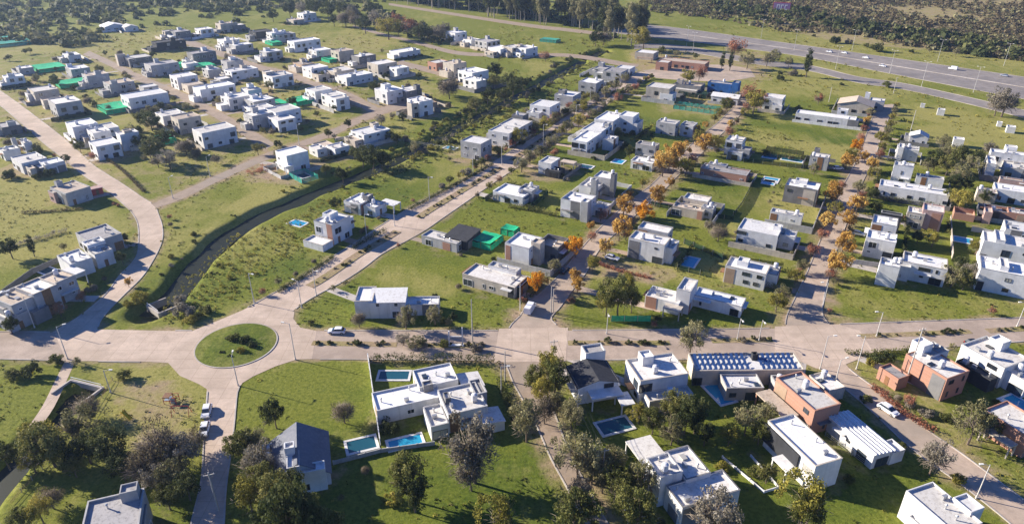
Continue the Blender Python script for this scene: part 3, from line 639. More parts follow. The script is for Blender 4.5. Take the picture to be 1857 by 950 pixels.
                cs = [(x0, y0), (x1, y0), (x1, y1), (x0, y1)]
                for k in range(4): p, q = cs[k], cs[(k + 1) % 4]; b.quad((*p, e_), (*q, e_), (*q, zz(*q) - .04), (*p, zz(*p) - .04))
                cs = [(x0 - .2, y0 - .2), (x1 + .2, y0 - .2), (x1 + .2, y1 + .2), (x0 - .2, y1 + .2)]; pr = [[(*p, zz(*p) + .03) for p in cs]]
            link('wall', b.mesh('wall'), col, root); r = MB()
            for q in pr:
                r.quad(*q); r.quad(*[(v[0], v[1], v[2] - .12) for v in q[::-1]])
                for k in range(4): v, w = q[k], q[(k + 1) % 4]; r.quad((v[0], v[1], v[2] - .12), (w[0], w[1], w[2] - .12), w, v)
            ro = link('roof', r.mesh('roof'), rm, root)
        elif kind == 'slab':                # porch or carport: roof slab on posts
            b.box(x0, y0, h - .28, x1, y1, h); ro = link('canopy', b.mesh('canopy'), o.get('roof', col), root)
            for (xx, yy) in ((x0 + .2, y0 + .2), (x1 - .2, y0 + .2), (x0 + .2, y1 - .2), (x1 - .2, y1 - .2)):
                link('post', MB().box(xx - .13, yy - .13, -.05, xx + .13, yy + .13, h - .28).mesh('post'), col, root)
            continue
        if o.get('plain'): continue
        # openings
        wh = rnd.random() < .35
        for s, (ax_, ay_, bx_, by_, rot) in enumerate(((x0, y0, x1, y0, 0), (x1, y0, x1, y1, R(90)), (x1, y1, x0, y1, R(180)), (x0, y1, x0, y0, R(270)))):
            if detail < 2 and s == 2: continue
            ln = math.hypot(bx_ - ax_, by_ - ay_); nx, ny = math.sin(rot), -math.cos(rot); clad = None
            if detail > 1 and kind == 'flat' and ln > 5 and z0 < .1 and rnd.random() < .5:
                cw = rnd.uniform(1.4, min(4, ln * .45)); c0 = rnd.choice((.25, ln - cw - .25, rnd.uniform(.3, ln - cw - .3))); clad = (c0 / ln, (c0 + cw) / ln); mx_, my_ = ax_ + (bx_ - ax_) * (c0 + cw / 2) / ln, ay_ + (by_ - ay_) * (c0 + cw / 2) / ln
                if not hidden(mx_ + nx * .2, my_ + ny * .2, 1.5, i): link('cladding', MB().box(-cw / 2, -.07, 0, cw / 2, .01, h - rnd.choice((.05, .6, h - 2.7 if h > 4 else .4))).mesh('cladding'), rnd.choice(['dark', 'midgrey', 'wood', 'brick', 'cream', 'midgrey', 'tan']), root, (mx_, my_, 0), rot)
                else: clad = None
            if detail > 1 and z0 < .1 and ln > 4.5 and s in (0, 1, 3) and rnd.random() < .35:      # flat canopy over the entrance side
                cw = rnd.uniform(2, min(5, ln - .6)); f = rnd.uniform(cw / 2 + .2, ln - cw / 2 - .2) / ln; x, y = ax_ + (bx_ - ax_) * f, ay_ + (by_ - ay_) * f; cd_ = rnd.uniform(.8, 1.6)
                if not hidden(x + nx * .8, y + ny * .8, 2.7, i) and h > 3: link('canopy', MB().box(-cw / 2, -cd_, 2.62, cw / 2, .02, 2.8).mesh('canopy'), rnd.choice([col, 'white', 'midgrey', 'wood']), root, (x, y, 0), rot)
            top = h - (o.get('rise', 1.3) if kind != 'flat' else .5)
            for fl in range(2):
                zb = z0 + .05 + fl * 3.0 if z0 > .1 else .05 + fl * 3.0
                if zb + 1.9 > top + .35: break
                nw = int(ln / (3.4 if detail > 1 else 4.2))
                for k in range(nw):
                    if rnd.random() < (.22 if s in (0, 1) else .45): continue
                    f = (k + .5) / nw + rnd.uniform(-.06, .06); x = ax_ + (bx_ - ax_) * f; y = ay_ + (by_ - ay_) * f
                    room = top - zb
                    if clad and clad[0] - .12 < f < clad[1] + .12: continue
                    w, hh, sill = rnd.choice([(1.5, 1.1, .95), (1.5, 1.1, .95), (2.2, 2.0, .05), (3.0, 2.1, .05), (.6, 1.4, .7), (1.0, .6, 1.5)] if detail > 1 else [(1.5, 1.1, .95), (2.2, 2.0, .05)])
                    if sill + hh > room: hh, sill = 1.1, max(.1, room - 1.3)
                    if w > ln / nw - .3 or hidden(x + nx * .2, y + ny * .2, zb + sill + .5, i): continue
                    if fl == 0 and z0 < .1 and s in (1, 3) and k == 0 and detail > 1 and room > 2.5 and not o.get('nodoor'):
                        kd = rnd.choice(['door', 'garage_door']) if ln > 5 else 'door'; link(kd, door_mesh(kd), parent=root, loc=(x, y, 0.02), rz=rot); continue
                    add_window(root, (x, y, zb + sill), rot, w, hh, wh)
        # roof furniture
        ar = (x1 - x0) * (y1 - y0); zr = h - pd + .012
        if kind == 'flat' and ar > 18 and not o.get('clear'):
            def spot(): return (rnd.uniform(x0 + 1, x1 - 1), rnd.uniform(y0 + 1, y1 - 1), zr)
            used = []
            def place(nm, me, prob, d=1.8):
                if rnd.random() > prob: return None
                for _ in range(6):
                    p = spot()
                    if all(math.hypot(p[0] - u[0], p[1] - u[1]) > d for u in used) and not hidden(p[0], p[1], zr + .5, i): used.append(p); return link(nm, me, parent=root, loc=p, rz=rnd.choice((0, R(90))))
            tk = place('tank_stand', TSTAND, .4); 
            if tk: link('water_tank', TANK, parent=tk)
            place('air_conditioner', ACM, .6); 
            if detail > 1: place('vent_pipe', VENT, .6); place('skylight', SKYL, .3); place('vent_pipe', VENT, .4); place('air_conditioner', ACM, .4)
    mx = max(L, key=lambda k: (k[2] - k[0]) * (k[3] - k[1])); st = 'two-storey' if max(k[4] for k in L) > 4.9 else 'single-storey'
    HOUSES.append(dict(o=root, label=label, col=WALLW[mx[5]], st=st, tower=len(L), pos=org, cat=cat, L=L, rz=rz, street=street)); root['category'] = cat
    if label: root['label'] = label
    return root, L
def pool(t, x, y, a, b, grid, label, dark=False, rim=.55, cover=False):
    p = GT(t, x, y); o = empty('swimming_pool', (p.x, p.y, 0), R(grid - 90)); z = .16
    r = MB(); A, B_ = a / 2 + rim, b / 2 + rim
    for q in ((-A, -B_, A, -b / 2), (-A, b / 2, A, B_), (-A, -b / 2, -a / 2, b / 2), (a / 2, -b / 2, A, b / 2)): r.box(q[0], q[1], -.05, q[2], q[3], z)
    link('deck', r.mesh('deck'), 'roof_white', o)
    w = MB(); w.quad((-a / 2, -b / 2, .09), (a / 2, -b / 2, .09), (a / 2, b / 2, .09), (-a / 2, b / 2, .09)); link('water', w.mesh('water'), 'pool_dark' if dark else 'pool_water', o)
    return tag(o, label, 'pool')

# ---------------------------------------------------------------- fences, walls, hedges, netting
def line_frames(pts):
    for p, q in zip(pts[:-1], pts[1:]): yield p, q, (q - p).length, math.atan2(q.y - p.y, q.x - p.x)
def fence(kind, pts, h, label, mat=None):
    pts = [G(*p) for p in pts]; o = empty({'net': 'netting_fence', 'wall': 'garden_wall', 'rail': 'railing_fence'}[kind], pts[0])
    for p, q, ln, an in line_frames(pts):
        n = max(1, round(ln / 3.2)); st = ln / n; c, s = math.cos(an), math.sin(an)
        for k in range(n):
            a_ = p - pts[0] + Vector((c, s, 0)) * (st * k)
            if kind == 'wall':
                link('wall_panel', MB().box(.12, -.08, -.05, st - .12, .08, h - .08).mesh('wall_panel'), mat or 'white', o, a_, an); link('pier', MB().box(-.12, -.13, -.05, .12, .13, h).mesh('pier'), mat or 'white', o, a_, an)
            else:
                link('post', MB().box(-.05, -.05, -.05, .05, .05, h + .1).mesh('post'), 'metal', o, a_, an)
                b = MB()
                if kind == 'net': b.quad((.05, 0, .05), (st - .05, 0, .05), (st - .05, .06, h), (st / 2, .1, h - .12), (.05, .06, h))
                else:
                    for z in (.3, .7, 1.1, 1.5):
                        if z < h: b.box(.05, -.02, z, st - .05, .02, z + .06)
                link('netting' if kind == 'net' else 'rail', b.mesh('panel'), mat or 'net_green', o, a_, an)
    return tag(o, label, 'fence' if kind != 'wall' else 'wall')
def hedge(pts, h, wd, label, mat='leaf_dark'):
    pts = [G(*p) for p in pts]; cs = []; rs = []
    for p, q, ln, an in line_frames(pts):
        n = max(2, int(ln / .8))
        for k in range(n):
            for j in range(2): v = p.lerp(q, (k + random.random()) / n) - pts[0]; cs.append((v.x + random.uniform(-.3, .3) * wd, v.y + random.uniform(-.3, .3) * wd, random.uniform(.35, .9) * h)); rs.append(wd * random.uniform(.4, .6))
            v = p.lerp(q, (k + .5) / n) - pts[0]; cs.append((v.x, v.y, .2)); rs.append(wd * .5)
    m = leaves(cs, rs, 26, .2, 'hedge', mat); return tag(link('hedge', m, loc=pts[0]), label, 'hedge')
def netyard(t, x, y, a, b, grid, label, mat='net_green', cover=True):
    if t[0] == 'a' and mat == 'net_green': a *= 1.35; b *= 1.35
    p = GT(t, x, y, 1.5); o = empty('building_site_netting', (p.x, p.y, 0), R(grid - 90)); h = 2.0
    cs = [(-a / 2, -b / 2), (a / 2, -b / 2), (a / 2, b / 2), (-a / 2, b / 2)]
    for k in range(4):
        p0, q0 = Vector(cs[k]), Vector(cs[(k + 1) % 4]); n = max(2, round((q0 - p0).length / 3)); an = math.atan2(q0.y - p0.y, q0.x - p0.x)
        for j in range(n):
            s = p0.lerp(q0, j / n); st = (q0 - p0).length / n; link('post', MB().box(-.05, -.05, -.05, .05, .05, h + random.uniform(0, .3)).mesh('post'), 'wood', o, (s.x, s.y, 0), an)
            bb = MB(); bb.quad((.05, 0, .05), (st - .05, 0, .05), (st - .05, .05, h), (st / 2, .12, h - random.uniform(.05, .3)), (.05, .05, h)); link('netting', bb.mesh('netting'), mat, o, (s.x, s.y, 0), an)
    if cover:      # shade cloth slung over part of the plot
        V = []; Fc = []; n = 7
        for j in range(n):
            for i in range(n): u, v = i / (n - 1), j / (n - 1); V.append(((-.49 + .96 * u) * a, (-.49 + .95 * v) * b, 2.25 - .45 * math.sin(math.pi * u) * math.sin(math.pi * v) + random.uniform(-.1, .1)))
        Fc = [(j * n + i, j * n + i + 1, j * n + n + i + 1, j * n + n + i) for j in range(n - 1) for i in range(n - 1)]
        link('shade_cloth', np_mesh('shade_cloth', V, Fc, mat), parent=o)
    return tag(o, label, 'netting')

# ---------------------------------------------------------------- vehicles, lamps, poles
def extr(prof, y, inset=0.0, top=99):
    b = MB(); n = len(prof)
    for sg in (-1, 1): b.v += [(x, sg * (y - (inset if z > top else 0)), z) for x, z in prof]
    b.f = [tuple(range(n - 1, -1, -1)), tuple(range(n, 2 * n))] + [(i, (i + 1) % n, n + (i + 1) % n, n + i) for i in range(n)]
    return b
CM = {}
def car(pos, rz, mat, label, kind='car', group=None):
    if kind not in CM:
        d = {}
        if kind == 'car':
            d['body'] = extr([(-2.1, .32), (-2.15, .6), (-2.08, .88), (-1.5, .98), (1.0, .96), (1.75, .84), (2.1, .66), (2.15, .45), (2.05, .3)], .86, .08, .7)
            d['window'] = extr([(-1.85, .95), (-1.4, 1.40), (-.2, 1.44), (.35, 1.38), (1.15, .94)], .76, .14, 1.1)
            d['roof'] = extr([(-1.42, 1.405), (-1.3, 1.48), (-.3, 1.51), (.25, 1.46), (.38, 1.39)], .64)
        else:
            d['body'] = extr([(-2.6, .4), (-2.6, 2.1), (1.0, 2.15), (1.6, 1.3), (2.4, 1.1), (2.5, .4)], .92, .06, 1.2)
            d['window'] = extr([(1.02, 2.02), (1.62, 1.35), (1.50, 1.32), (.9, 1.32), (.9, 2.02)], .93, .05, 1.6)
            d['roof'] = extr([(-2.5, 2.11), (-2.5, 2.2), (.95, 2.22), (1.0, 2.16)], .8)
        CM[kind] = {k: v.mesh(k) for k, v in d.items()}; CM[kind]['wheel'] = MB().tube((0, -.1, 0), (0, .1, 0), .33, .33, 14).mesh('wheel'); CM[kind]['rim'] = MB().tube((0, -.12, 0), (0, .12, 0), .18, .18, 8).mesh('rim')
        CM[kind]['headlight'] = MB().box(2.0, -.18, .62, 2.13, .18, .78).mesh('headlight'); CM[kind]['taillight'] = MB().box(-2.16, -.16, .68, -2.05, .16, .86).mesh('taillight')
        CM[kind]['window'].materials.append(MATS['glass']); CM[kind]['wheel'].materials.append(MATS['tyre']); CM[kind]['rim'].materials.append(MATS['metal']); CM[kind]['headlight'].materials.append(MATS['lampglass']); CM[kind]['taillight'].materials.append(MATS['taillight'])
    m = CM[kind]; o = empty('parked_car' if kind == 'car' else 'delivery_van', pos, rz)
    for k in ('body', 'roof'):
        key = k + mat
        if key not in m: c = m[k].copy(); c.materials.clear(); c.materials.append(MATS[mat]); m[key] = c
        link(k, m[key], parent=o)
    link('window', m['window'], parent=o)
    for x in (-1.35, 1.35):
        for y in (-.8, .8): w = link('wheel', m['wheel'], parent=o, loc=(x, y, .33)); link('rim', m['rim'], parent=w)
    for y in (-.6, .6): link('headlight', m['headlight'], parent=o, loc=(0, y, 0)); link('taillight', m['taillight'], parent=o, loc=(0, y, 0))
    return tag(o, label, 'car' if kind == 'car' else 'van', group)
LM = {}
def lamp(px, h, rz, label, group=None, double=False):
    k = (round(h), double)
    if k not in LM:
        hh = k[0]; p = MB().tube((0, 0, 0), (0, 0, hh), .12, .07, 8).tube((0, 0, 0), (0, 0, .5), .18, .18, 8); a = MB(); hd = MB()
        for s in ((1, -1) if double else (1,)): a.tube((0, 0, hh - .15), (s * 1.3, 0, hh + .15), .045, .04, 6); hd.box(min(s * 1.2, s * 1.95), -.16, hh + .08, max(s * 1.2, s * 1.95), .16, hh + .24)
        LM[k] = [p.mesh('pole'), a.mesh('arm'), hd.mesh('lamp_head')]
        for m_, n_ in zip(LM[k], ('lampgrey', 'lampgrey', 'lampglass')): m_.materials.append(MATS[n_])
    p = G(*px); o = empty('street_lamp', (p.x, p.y, 0), rz)
    for n_, m_ in zip(('pole', 'arm', 'lamp_head'), LM[k]): link(n_, m_, parent=o)
    return tag(o, label, 'street lamp', group)
def power_pole(px, h, rz, label, group=None, arm=True):
    p = G(*px); o = empty('power_pole', (p.x, p.y, 0), rz); link('pole', MB().tube((0, 0, 0), (0, 0, h), .17, .1, 8).mesh('pole'), 'concretepole', o)
    if arm:
        link('crossarm', MB().box(-.9, -.06, h - .7, .9, .06, h - .56).mesh('crossarm'), 'concretepole', o)
        for x in (-.8, 0, .8): link('insulator', MB().tube((x, 0, h - .56), (x, 0, h - .36), .06, .04, 6).mesh('insulator'), 'frame_white', o)
    return tag(o, label, 'power pole', group)
def wires(a, b, offs, label, sag=.8):
    m = MB(); d = (b - a).normalized(); n = Vector((-d.y, d.x, 0))
    for of in offs:
        P_ = [a.lerp(b, i / 14) + n * of - Vector((0, 0, sag * 4 * (i / 14) * (1 - i / 14))) for i in range(15)]
        for p, q in zip(P_[:-1], P_[1:]): m.tube(p, q, .022, .022, 4, False)
    return tag(link('overhead_wire', m.mesh('overhead_wire'), 'wire'), label, 'wire')
# ---------------------------------------------------------------- the houses, read tile by tile
GS, GA, GF = 110, 61, 44
# south of the avenue
H1, L1 = house('p', GS, [(737, 715, 13.5, 6.2, 3.6, 'W', dict(roof='roof_white')), (789, 679, 8.5, 6.5, 4.2, 'W', dict(roof='roof_white')), (838, 721, 8.2, 8.4, 4.7, 'W', dict(roof='roof_pale')), (790, 752, 3.6, 6.5, 3.5, 'W'),
    (853, 686, 4.6, 5.0, 3.0, 'W', dict(type='shed', hi='x0', rise=.5, roof='roof_pale')), (889, 750, 4.6, 4.6, 3.0, 'W', dict(type='shed', hi='x0', rise=.6)), (775, 694, 2.0, 1.6, 5.0, 'M', dict(clear=1)), (810, 716, 1.1, 2.2, 5.8, 'M', dict(clear=1)), (866, 700, 2.5, 5, 4.9, 'G')],
    label='large sprawling white flat-roofed house with two pools at the crossing')
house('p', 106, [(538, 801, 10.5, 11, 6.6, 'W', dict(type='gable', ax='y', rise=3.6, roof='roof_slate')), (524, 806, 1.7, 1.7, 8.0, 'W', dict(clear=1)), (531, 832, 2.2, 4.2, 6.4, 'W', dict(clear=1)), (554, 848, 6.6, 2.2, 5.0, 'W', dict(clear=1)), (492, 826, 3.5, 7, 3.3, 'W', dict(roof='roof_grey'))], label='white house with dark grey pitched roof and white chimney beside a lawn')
house('p', GS, [(203, 938, 8.5, 10.5, 6.4, 'G', dict(roof='roof_grey')), (233, 883, 2.6, 2.2, 8.2, 'G', dict(clear=1)), (246, 945, 2.6, 7, 5.0, 'G')], label='grey two-storey house with square roof turret among trees by the ditch')
house('p', GS - 6, [(1075, 669, 9.0, 7.5, 5.8, 'W', dict(type='gable', ax='y', rise=1.2, roof='roof_dark')), (1076, 631, 4.6, 3.2, 7.2, 'W', dict(roof='roof_grey')), (1098, 711, 7, 3.2, 3.3, 'W', dict(type='slab'))], label='white house with black roof, white tower and columned veranda by dirt lane')
house('p', GS - 6, [(1191, 664, 11, 8, 6.2, 'W', dict(roof='roof_pale')), (1172, 641, 2.6, 2.6, 8.0, 'W', dict(clear=1)), (1212, 712, 10, 3.4, 3.2, 'W', dict(roof='roof_pale')), (1133, 722, 3, 4.2, 2.8, 'W', dict(type='slab', roof='roof_white'))], label='white two-storey house with small roof tower beside the black-roofed house')
H6, L6 = house('p', 91, [(1352, 655, 24, 6.6, 4.0, 'C', dict(roof='roof_white', clear=1)), (1345, 690, 8, 5, 3.4, 'C', dict(roof='roof_white')), (1427, 690, 5.5, 4, 3.4, 'G'), (1369, 640, 1.2, 1.2, 5.2, 'D', dict(clear=1))], label='long cream single-storey house with rows of solar panels on its roof')
PAN = MB().box(-.33, -.9, 0, .33, .9, .05).mesh('solar_panel'); PAN.materials.append(MATS['panel'])
x0, y0, x1, y1, h = L6[0][:5]
for r_ in range(3):
    for k in range(19):
        if k in (10, 11): continue
        q = link('solar_panel', PAN, parent=H6, loc=(x0 + 1.2 + k * 1.18, y0 + 1.1 + r_ * 2.1, h - .06)); q.rotation_euler = (R(18), 0, 0)
house('p', GS, [(1465, 707, 6.4, 11.5, 6.2, 'B', dict(roof='roof_pale')), (1409, 731, 3.6, 9, 3.1, 'B', dict(type='slab', roof='roof_tan')), (1500, 690, 4.5, 6, 3.2, 'C')], label='orange brick two-storey house with pale flat roof and side terrace')
house('p', GS, [(1458, 795, 6.0, 13, 6.3, 'W', dict(roof='roof_white')), (1419, 795, .5, 9.5, 5.6, 'D', dict(plain=1, clear=1, z0=1.6)), (1425, 838, 3.0, 4, 2.8, 'W', dict(type='slab'))], label='narrow white two-storey house with black side cladding next to a striped roof')
H9, L9 = house('p', GS, [(1562, 781, 5.4, 12, 3.6, 'W', dict(type='shed', hi='x0', rise=.5, roof='roof_white')), (1618, 808, 3.2, 3.2, 2.9, 'W', dict(roof='roof_white'))], label='low white house with ribbed metal roof beside narrow two-storey house')
x0, y0, x1, y1, h = L9[0][:5]
for k in range(6):                      # standing ribs of the metal roof
    xx = x0 + .35 + k * (x1 - x0 - .7) / 5; zt = h - .5 * (xx - x0) / (x1 - x0); link('roof_rib', MB().box(xx - .09, y0 - .15, zt + .02, xx + .09, y1 + .15, zt + .26).mesh('roof_rib'), 'roof_white', H9)
house('p', GS, [(1711, 917, 6.0, 9.5, 6.2, 'W', dict(roof='roof_pale')), (1757, 910, 3, 3.4, 6.8, 'W', dict(clear=1)), (1668, 940, 2.5, 2.5, 3, 'W')], label='white two-storey house with skylights near the end of the east street')
house('p', GS, [(1205, 842, 4.4, 5, 7.0, 'W', dict(roof='roof_pale')), (1174, 816, 5.4, 7.2, 3.2, 'W', dict(type='slab', roof='roof_pale')), (1246, 837, 5, 7.4, 5.6, 'W', dict(roof='roof_pale')), (1275, 884, 11.5, 5.2, 5.0, 'W', dict(roof='roof_pale'))], label='stepped white house with flat carport roof beside the dirt lane')
house('p', 114, [(1700, 656, 7, 10, 6.0, 'B', dict(roof='roof_pale')), (1674, 619, 3, 3, 8.2, 'W', dict(clear=1)), (1622, 672, 3.4, 5, 3.2, 'B'), (1690, 632, 6, 4, 6.3, 'W', dict(roof='roof_grey'))], label='red brick two-storey house with white square tower on the corner')
house('p', 114, [(1805, 637, 8.5, 10, 5.4, 'W', dict(roof='roof_pale')), (1815, 614, 3, 3, 7.2, 'W', dict(clear=1)), (1850, 670, 6, 7, 4.4, 'W'), (1772, 668, 2.5, 8, 3.4, 'D')], label='white two-storey house with white tower next to the brick corner house')  # the low dark box holds the facade's shade in its wall colour
house('p', 114, [(1846, 758, 7, 9, 5.2, 'B', dict(roof='roof_pale')), (1812, 790, 2.2, 6, 3, 'C', dict(type='slab'))], label='salmon brick house with pale roof across the east street')
# between the avenue and the channel
house('c2', 92, [(945, 283, 9.0, 6.2, 5.4, 'W', dict(type='shed', hi='y1', rise=.6, roof='roof_white')), (785, 280, 4.6, 7.5, 5.2, 'W', dict(roof='roof_white', plain=1)), (1175, 328, 9.4, 4.2, 3.2, 'W', dict(roof='roof_white'))], label='white modern house with wedge side wall standing alone on the avenue lawn')
house('c2', GA, [(1690, 150, 16.5, 7.2, 3.5, 'C', dict(roof='roof_pale')), (1870, 190, 3.0, 6.5, 3.2, 'D', dict(clear=1)), (1760, 90, 9, 3, 4.2, 'W')], label='long low cream house on the corner of the orange-tree street')
house('c3', GA, [(1110, 285, 9, 6, 3.5, 'W', dict(roof='roof_pale')), (1265, 215, 3.6, 7, 6.8, 'W'), (1490, 300, 12.5, 5, 3.3, 'W', dict(roof='roof_white')), (1165, 370, 4.5, 3.5, 2.9, 'C', dict(type='slab'))], label='white house with tall central fin wall and long white rear wing')
house('c3', GA, [(1690, 80, 11, 6.5, 5.2, 'W'), (1830, 105, 6, 6, 4.0, 'W', dict(roof='roof_pale')), (1660, 40, 3, 3, 6.4, 'W', dict(clear=1))], label='pale two-storey box house with a lawn in front, alone before the yellow-tree street')
house('b2', GA, [(550, 640, 7.5, 8.5, 6.8, 'W', dict(roof='roof_white')), (535, 598, 3.2, 3.6, 8.2, 'W', dict(clear=1)), (450, 795, 8, 4.5, 2.2, 'W', dict(roof='roof_white', plain=1, clear=1)), (620, 650, 3, 7.5, 4, 'W')], label='bright white two-storey house with terrace and small pool between channel and boulevard')
house('b2', GA, [(740, 505, 7, 8, 4, 'W', dict(roof='roof_white')), (800, 475, 2.6, 2.6, 5.6, 'M', dict(clear=1)), (955, 528, 6.5, 4, 3, 'W', dict(type='slab', roof='roof_white')), (850, 540, 5, 6, 3.4, 'W')], label='low white house with grey chimney block and white carport on the boulevard')
house('b2', GA, [(1330, 770, 13, 5, 3.0, 'G', dict(roof='roof_pale')), (1465, 735, 8, 8.5, 3.8, 'D', dict(type='shed', hi='y1', rise=.7, roof='roof_dark'))], label='grey walled house with black mono-pitch roof beside green netting')
house('b3', GA, [(45, 445, 12, 9, 3.4, 'W', dict(roof='roof_white')), (150, 425, 5.5, 6, 4.2, 'G')])
house('b3', GA, [(560, 65, 7, 16, 6.2, 'W', dict(roof='roof_white')), (725, 75, 5, 6, 5.0, 'W')])
house('b3', GA, [(295, 232, 5.5, 8, 4.8, 'W'), (335, 295, 6, 5, 2.9, 'D'), (430, 243, 6, 3.2, 3.0, 'C', dict(type='slab', roof='roof_tan'))])
house('b3', GA, [(960, 232, 9, 6, 3.4, 'W', dict(roof='roof_white')), (985, 118, 8.5, 5, 6.8, 'G')])
house('a3', GA, [(1130, 850, 9, 7, 6.4, 'G'), (1275, 868, 6, 7, 5.2, 'W', dict(roof='roof_grey'))])
house('b3', GA, [(600, 392, 7, 9, 4.2, 'W', dict(roof='roof_pale')), (690, 335, 6.5, 7, 6.4, 'G'), (748, 330, 1.4, 2, 9.0, 'M', dict(clear=1)), (615, 365, 2.0, 2.0, 8.4, 'G', dict(clear=1))])
house('b3', GA, [(500, 495, 9.5, 8, 6.3, 'W', dict(roof='roof_white')), (555, 515, 2.4, 3, 7.4, 'G', dict(clear=1)), (665, 548, 5, 5, 3.4, 'W')])
house('b3', GA, [(115, 795, 8, 8.5, 6.2, 'W', dict(roof='roof_white')), (215, 800, 3, 3, 7.2, 'C', dict(clear=1)), (320, 800, 7, 7.5, 4.6, 'M', dict(par=1.4, roof='roof_tan'))])
house('b3', GA, [(1335, 495, 8.5, 5.5, 4.4, 'C', dict(roof='roof_pale')), (1280, 560, 10.5, 4.5, 3.1, 'C', dict(roof='roof_tan')), (1415, 555, 4, 4.6, 3.7, 'G')])
house('b3', GA, [(1000, 778, 11, 6, 6.4, 'W', dict(roof='roof_white')), (1040, 705, 9.5, 5, 6.9, 'G', dict(roof='roof_pale')), (1150, 820, 3, 6.5, 5, 'W')])
house('b3', GA, [(1530, 298, 17.5, 7, 3.6, 'B', dict(roof='roof_grey')), (1480, 260, 7, 3, 4.0, 'G')])
house('b3', GA, [(1605, 82, 7, 7, 6.2, 'W'), (1600, 175, 6, 2.6, 3.2, 'W'), (1680, 150, 3.6, 5, 4, 'G')])
house('b4', GA, [(10, 700, 12, 9, 5.4, 'W', dict(roof='roof_white')), (200, 742, 5, 5, 4.6, 'W', dict(roof='roof_pale')), (130, 690, 2.2, 2.2, 6.4, 'W', dict(clear=1))])
house('b4', GA, [(310, 400, 11, 8, 6.4, 'M', dict(roof='roof_white')), (195, 600, 10, 3.5, 3.6, 'W'), (300, 370, 4, 3, 7.2, 'W')])
house('b4', GA, [(430, 200, 7, 6, 5.2, 'G'), (410, 150, 2, 2, 6.6, 'M', dict(clear=1))])
house('b4', GA, [(1130, 35, 7, 6, 5.4, 'W', dict(type='gable', ax='y', rise=1.5, roof='roof_white')), (1060, 55, 4, 4, 3.4, 'G')])
house('b4', GA, [(1045, 145, 8, 6, 4.8, 'W', dict(roof='roof_pale')), (1000, 130, 2, 6, 5.6, 'W', dict(clear=1))])
house('b4', GA, [(1085, 425, 22, 7, 4.2, 'W', dict(roof='roof_white')), (1018, 262, 6.6, 5, 7.2, 'W', dict(roof='roof_white')), (1200, 350, 9, 4, 4.4, 'W', dict(roof='roof_grey'))])
house('b4', GA, [(1105, 585, 5, 5.5, 5.4, 'C'), (1225, 568, 6, 6.5, 6.6, 'K', dict(roof='roof_pale'))])
house('b4', GA, [(860, 765, 8, 6.5, 6.2, 'W', dict(roof='roof_white')), (885, 655, 7, 7, 7.2, 'W', dict(roof='roof_white')), (930, 605, 6, 2.2, 6.2, 'D', dict(clear=1))])
house('c4', GA, [(1165, 45, 11, 7.5, 5.4, 'W', dict(roof='roof_white')), (920, 60, 5, 5, 6.4, 'W', dict(roof='roof_white')), (1010, 60, 4, 5, 4.6, 'W')])
house('b4', GA, [(1760, 180, 13, 5, 6.8, 'W', dict(roof='roof_white')), (1630, 230, 3, 11, 6.2, 'W', dict(roof='roof_white')), (1800, 270, 8, 9, 4.0, 'G', dict(roof='roof_pale')), (1770, 135, 4, 3, 8.2, 'W', dict(clear=1))])
house('b4', GA, [(1790, 430, 12, 7, 4.8, 'W', dict(roof='roof_white')), (1600, 445, 6, 4.5, 4.2, 'C'), (1800, 370, 10, 3, 3.4, 'K')])
house('b4', GA, [(1690, 575, 9, 5.5, 3.2, 'B', dict(roof='roof_grey', par=.9)), (1610, 580, 2.2, 5, 4.2, 'K', dict(clear=1)), (1820, 590, 6, 5, 3.6, 'B')])
house('b4', GA, [(1440, 590, 6, 6, 2.4, 'B', dict(par=1.6, clear=1, roof='roof_tan'))], label='roofless red brick shell under construction beside the pink house', name='unfinished_house')
house('b4', GA, [(1740, 790, 12, 8, 7.0, 'W', dict(roof='roof_pale')), (1830, 700, 8, 8, 6.2, 'W', dict(roof='roof_white')), (1690, 760, 2.4, 8, 7.8, 'W', dict(clear=1))])
house('c4', GA, [(1745, 90, 13, 9, 6.6, 'W', dict(roof='roof_white')), (1720, 60, 2, 6, 7.6, 'W', dict(clear=1)), (1830, 160, 6, 4, 5, 'G')])
house('b4', GA, [(1403, 80, 4, 4, 3.6, 'W')], detail=1, label='small white cube hut among dense trees near the highway', name='hut', cat='hut')
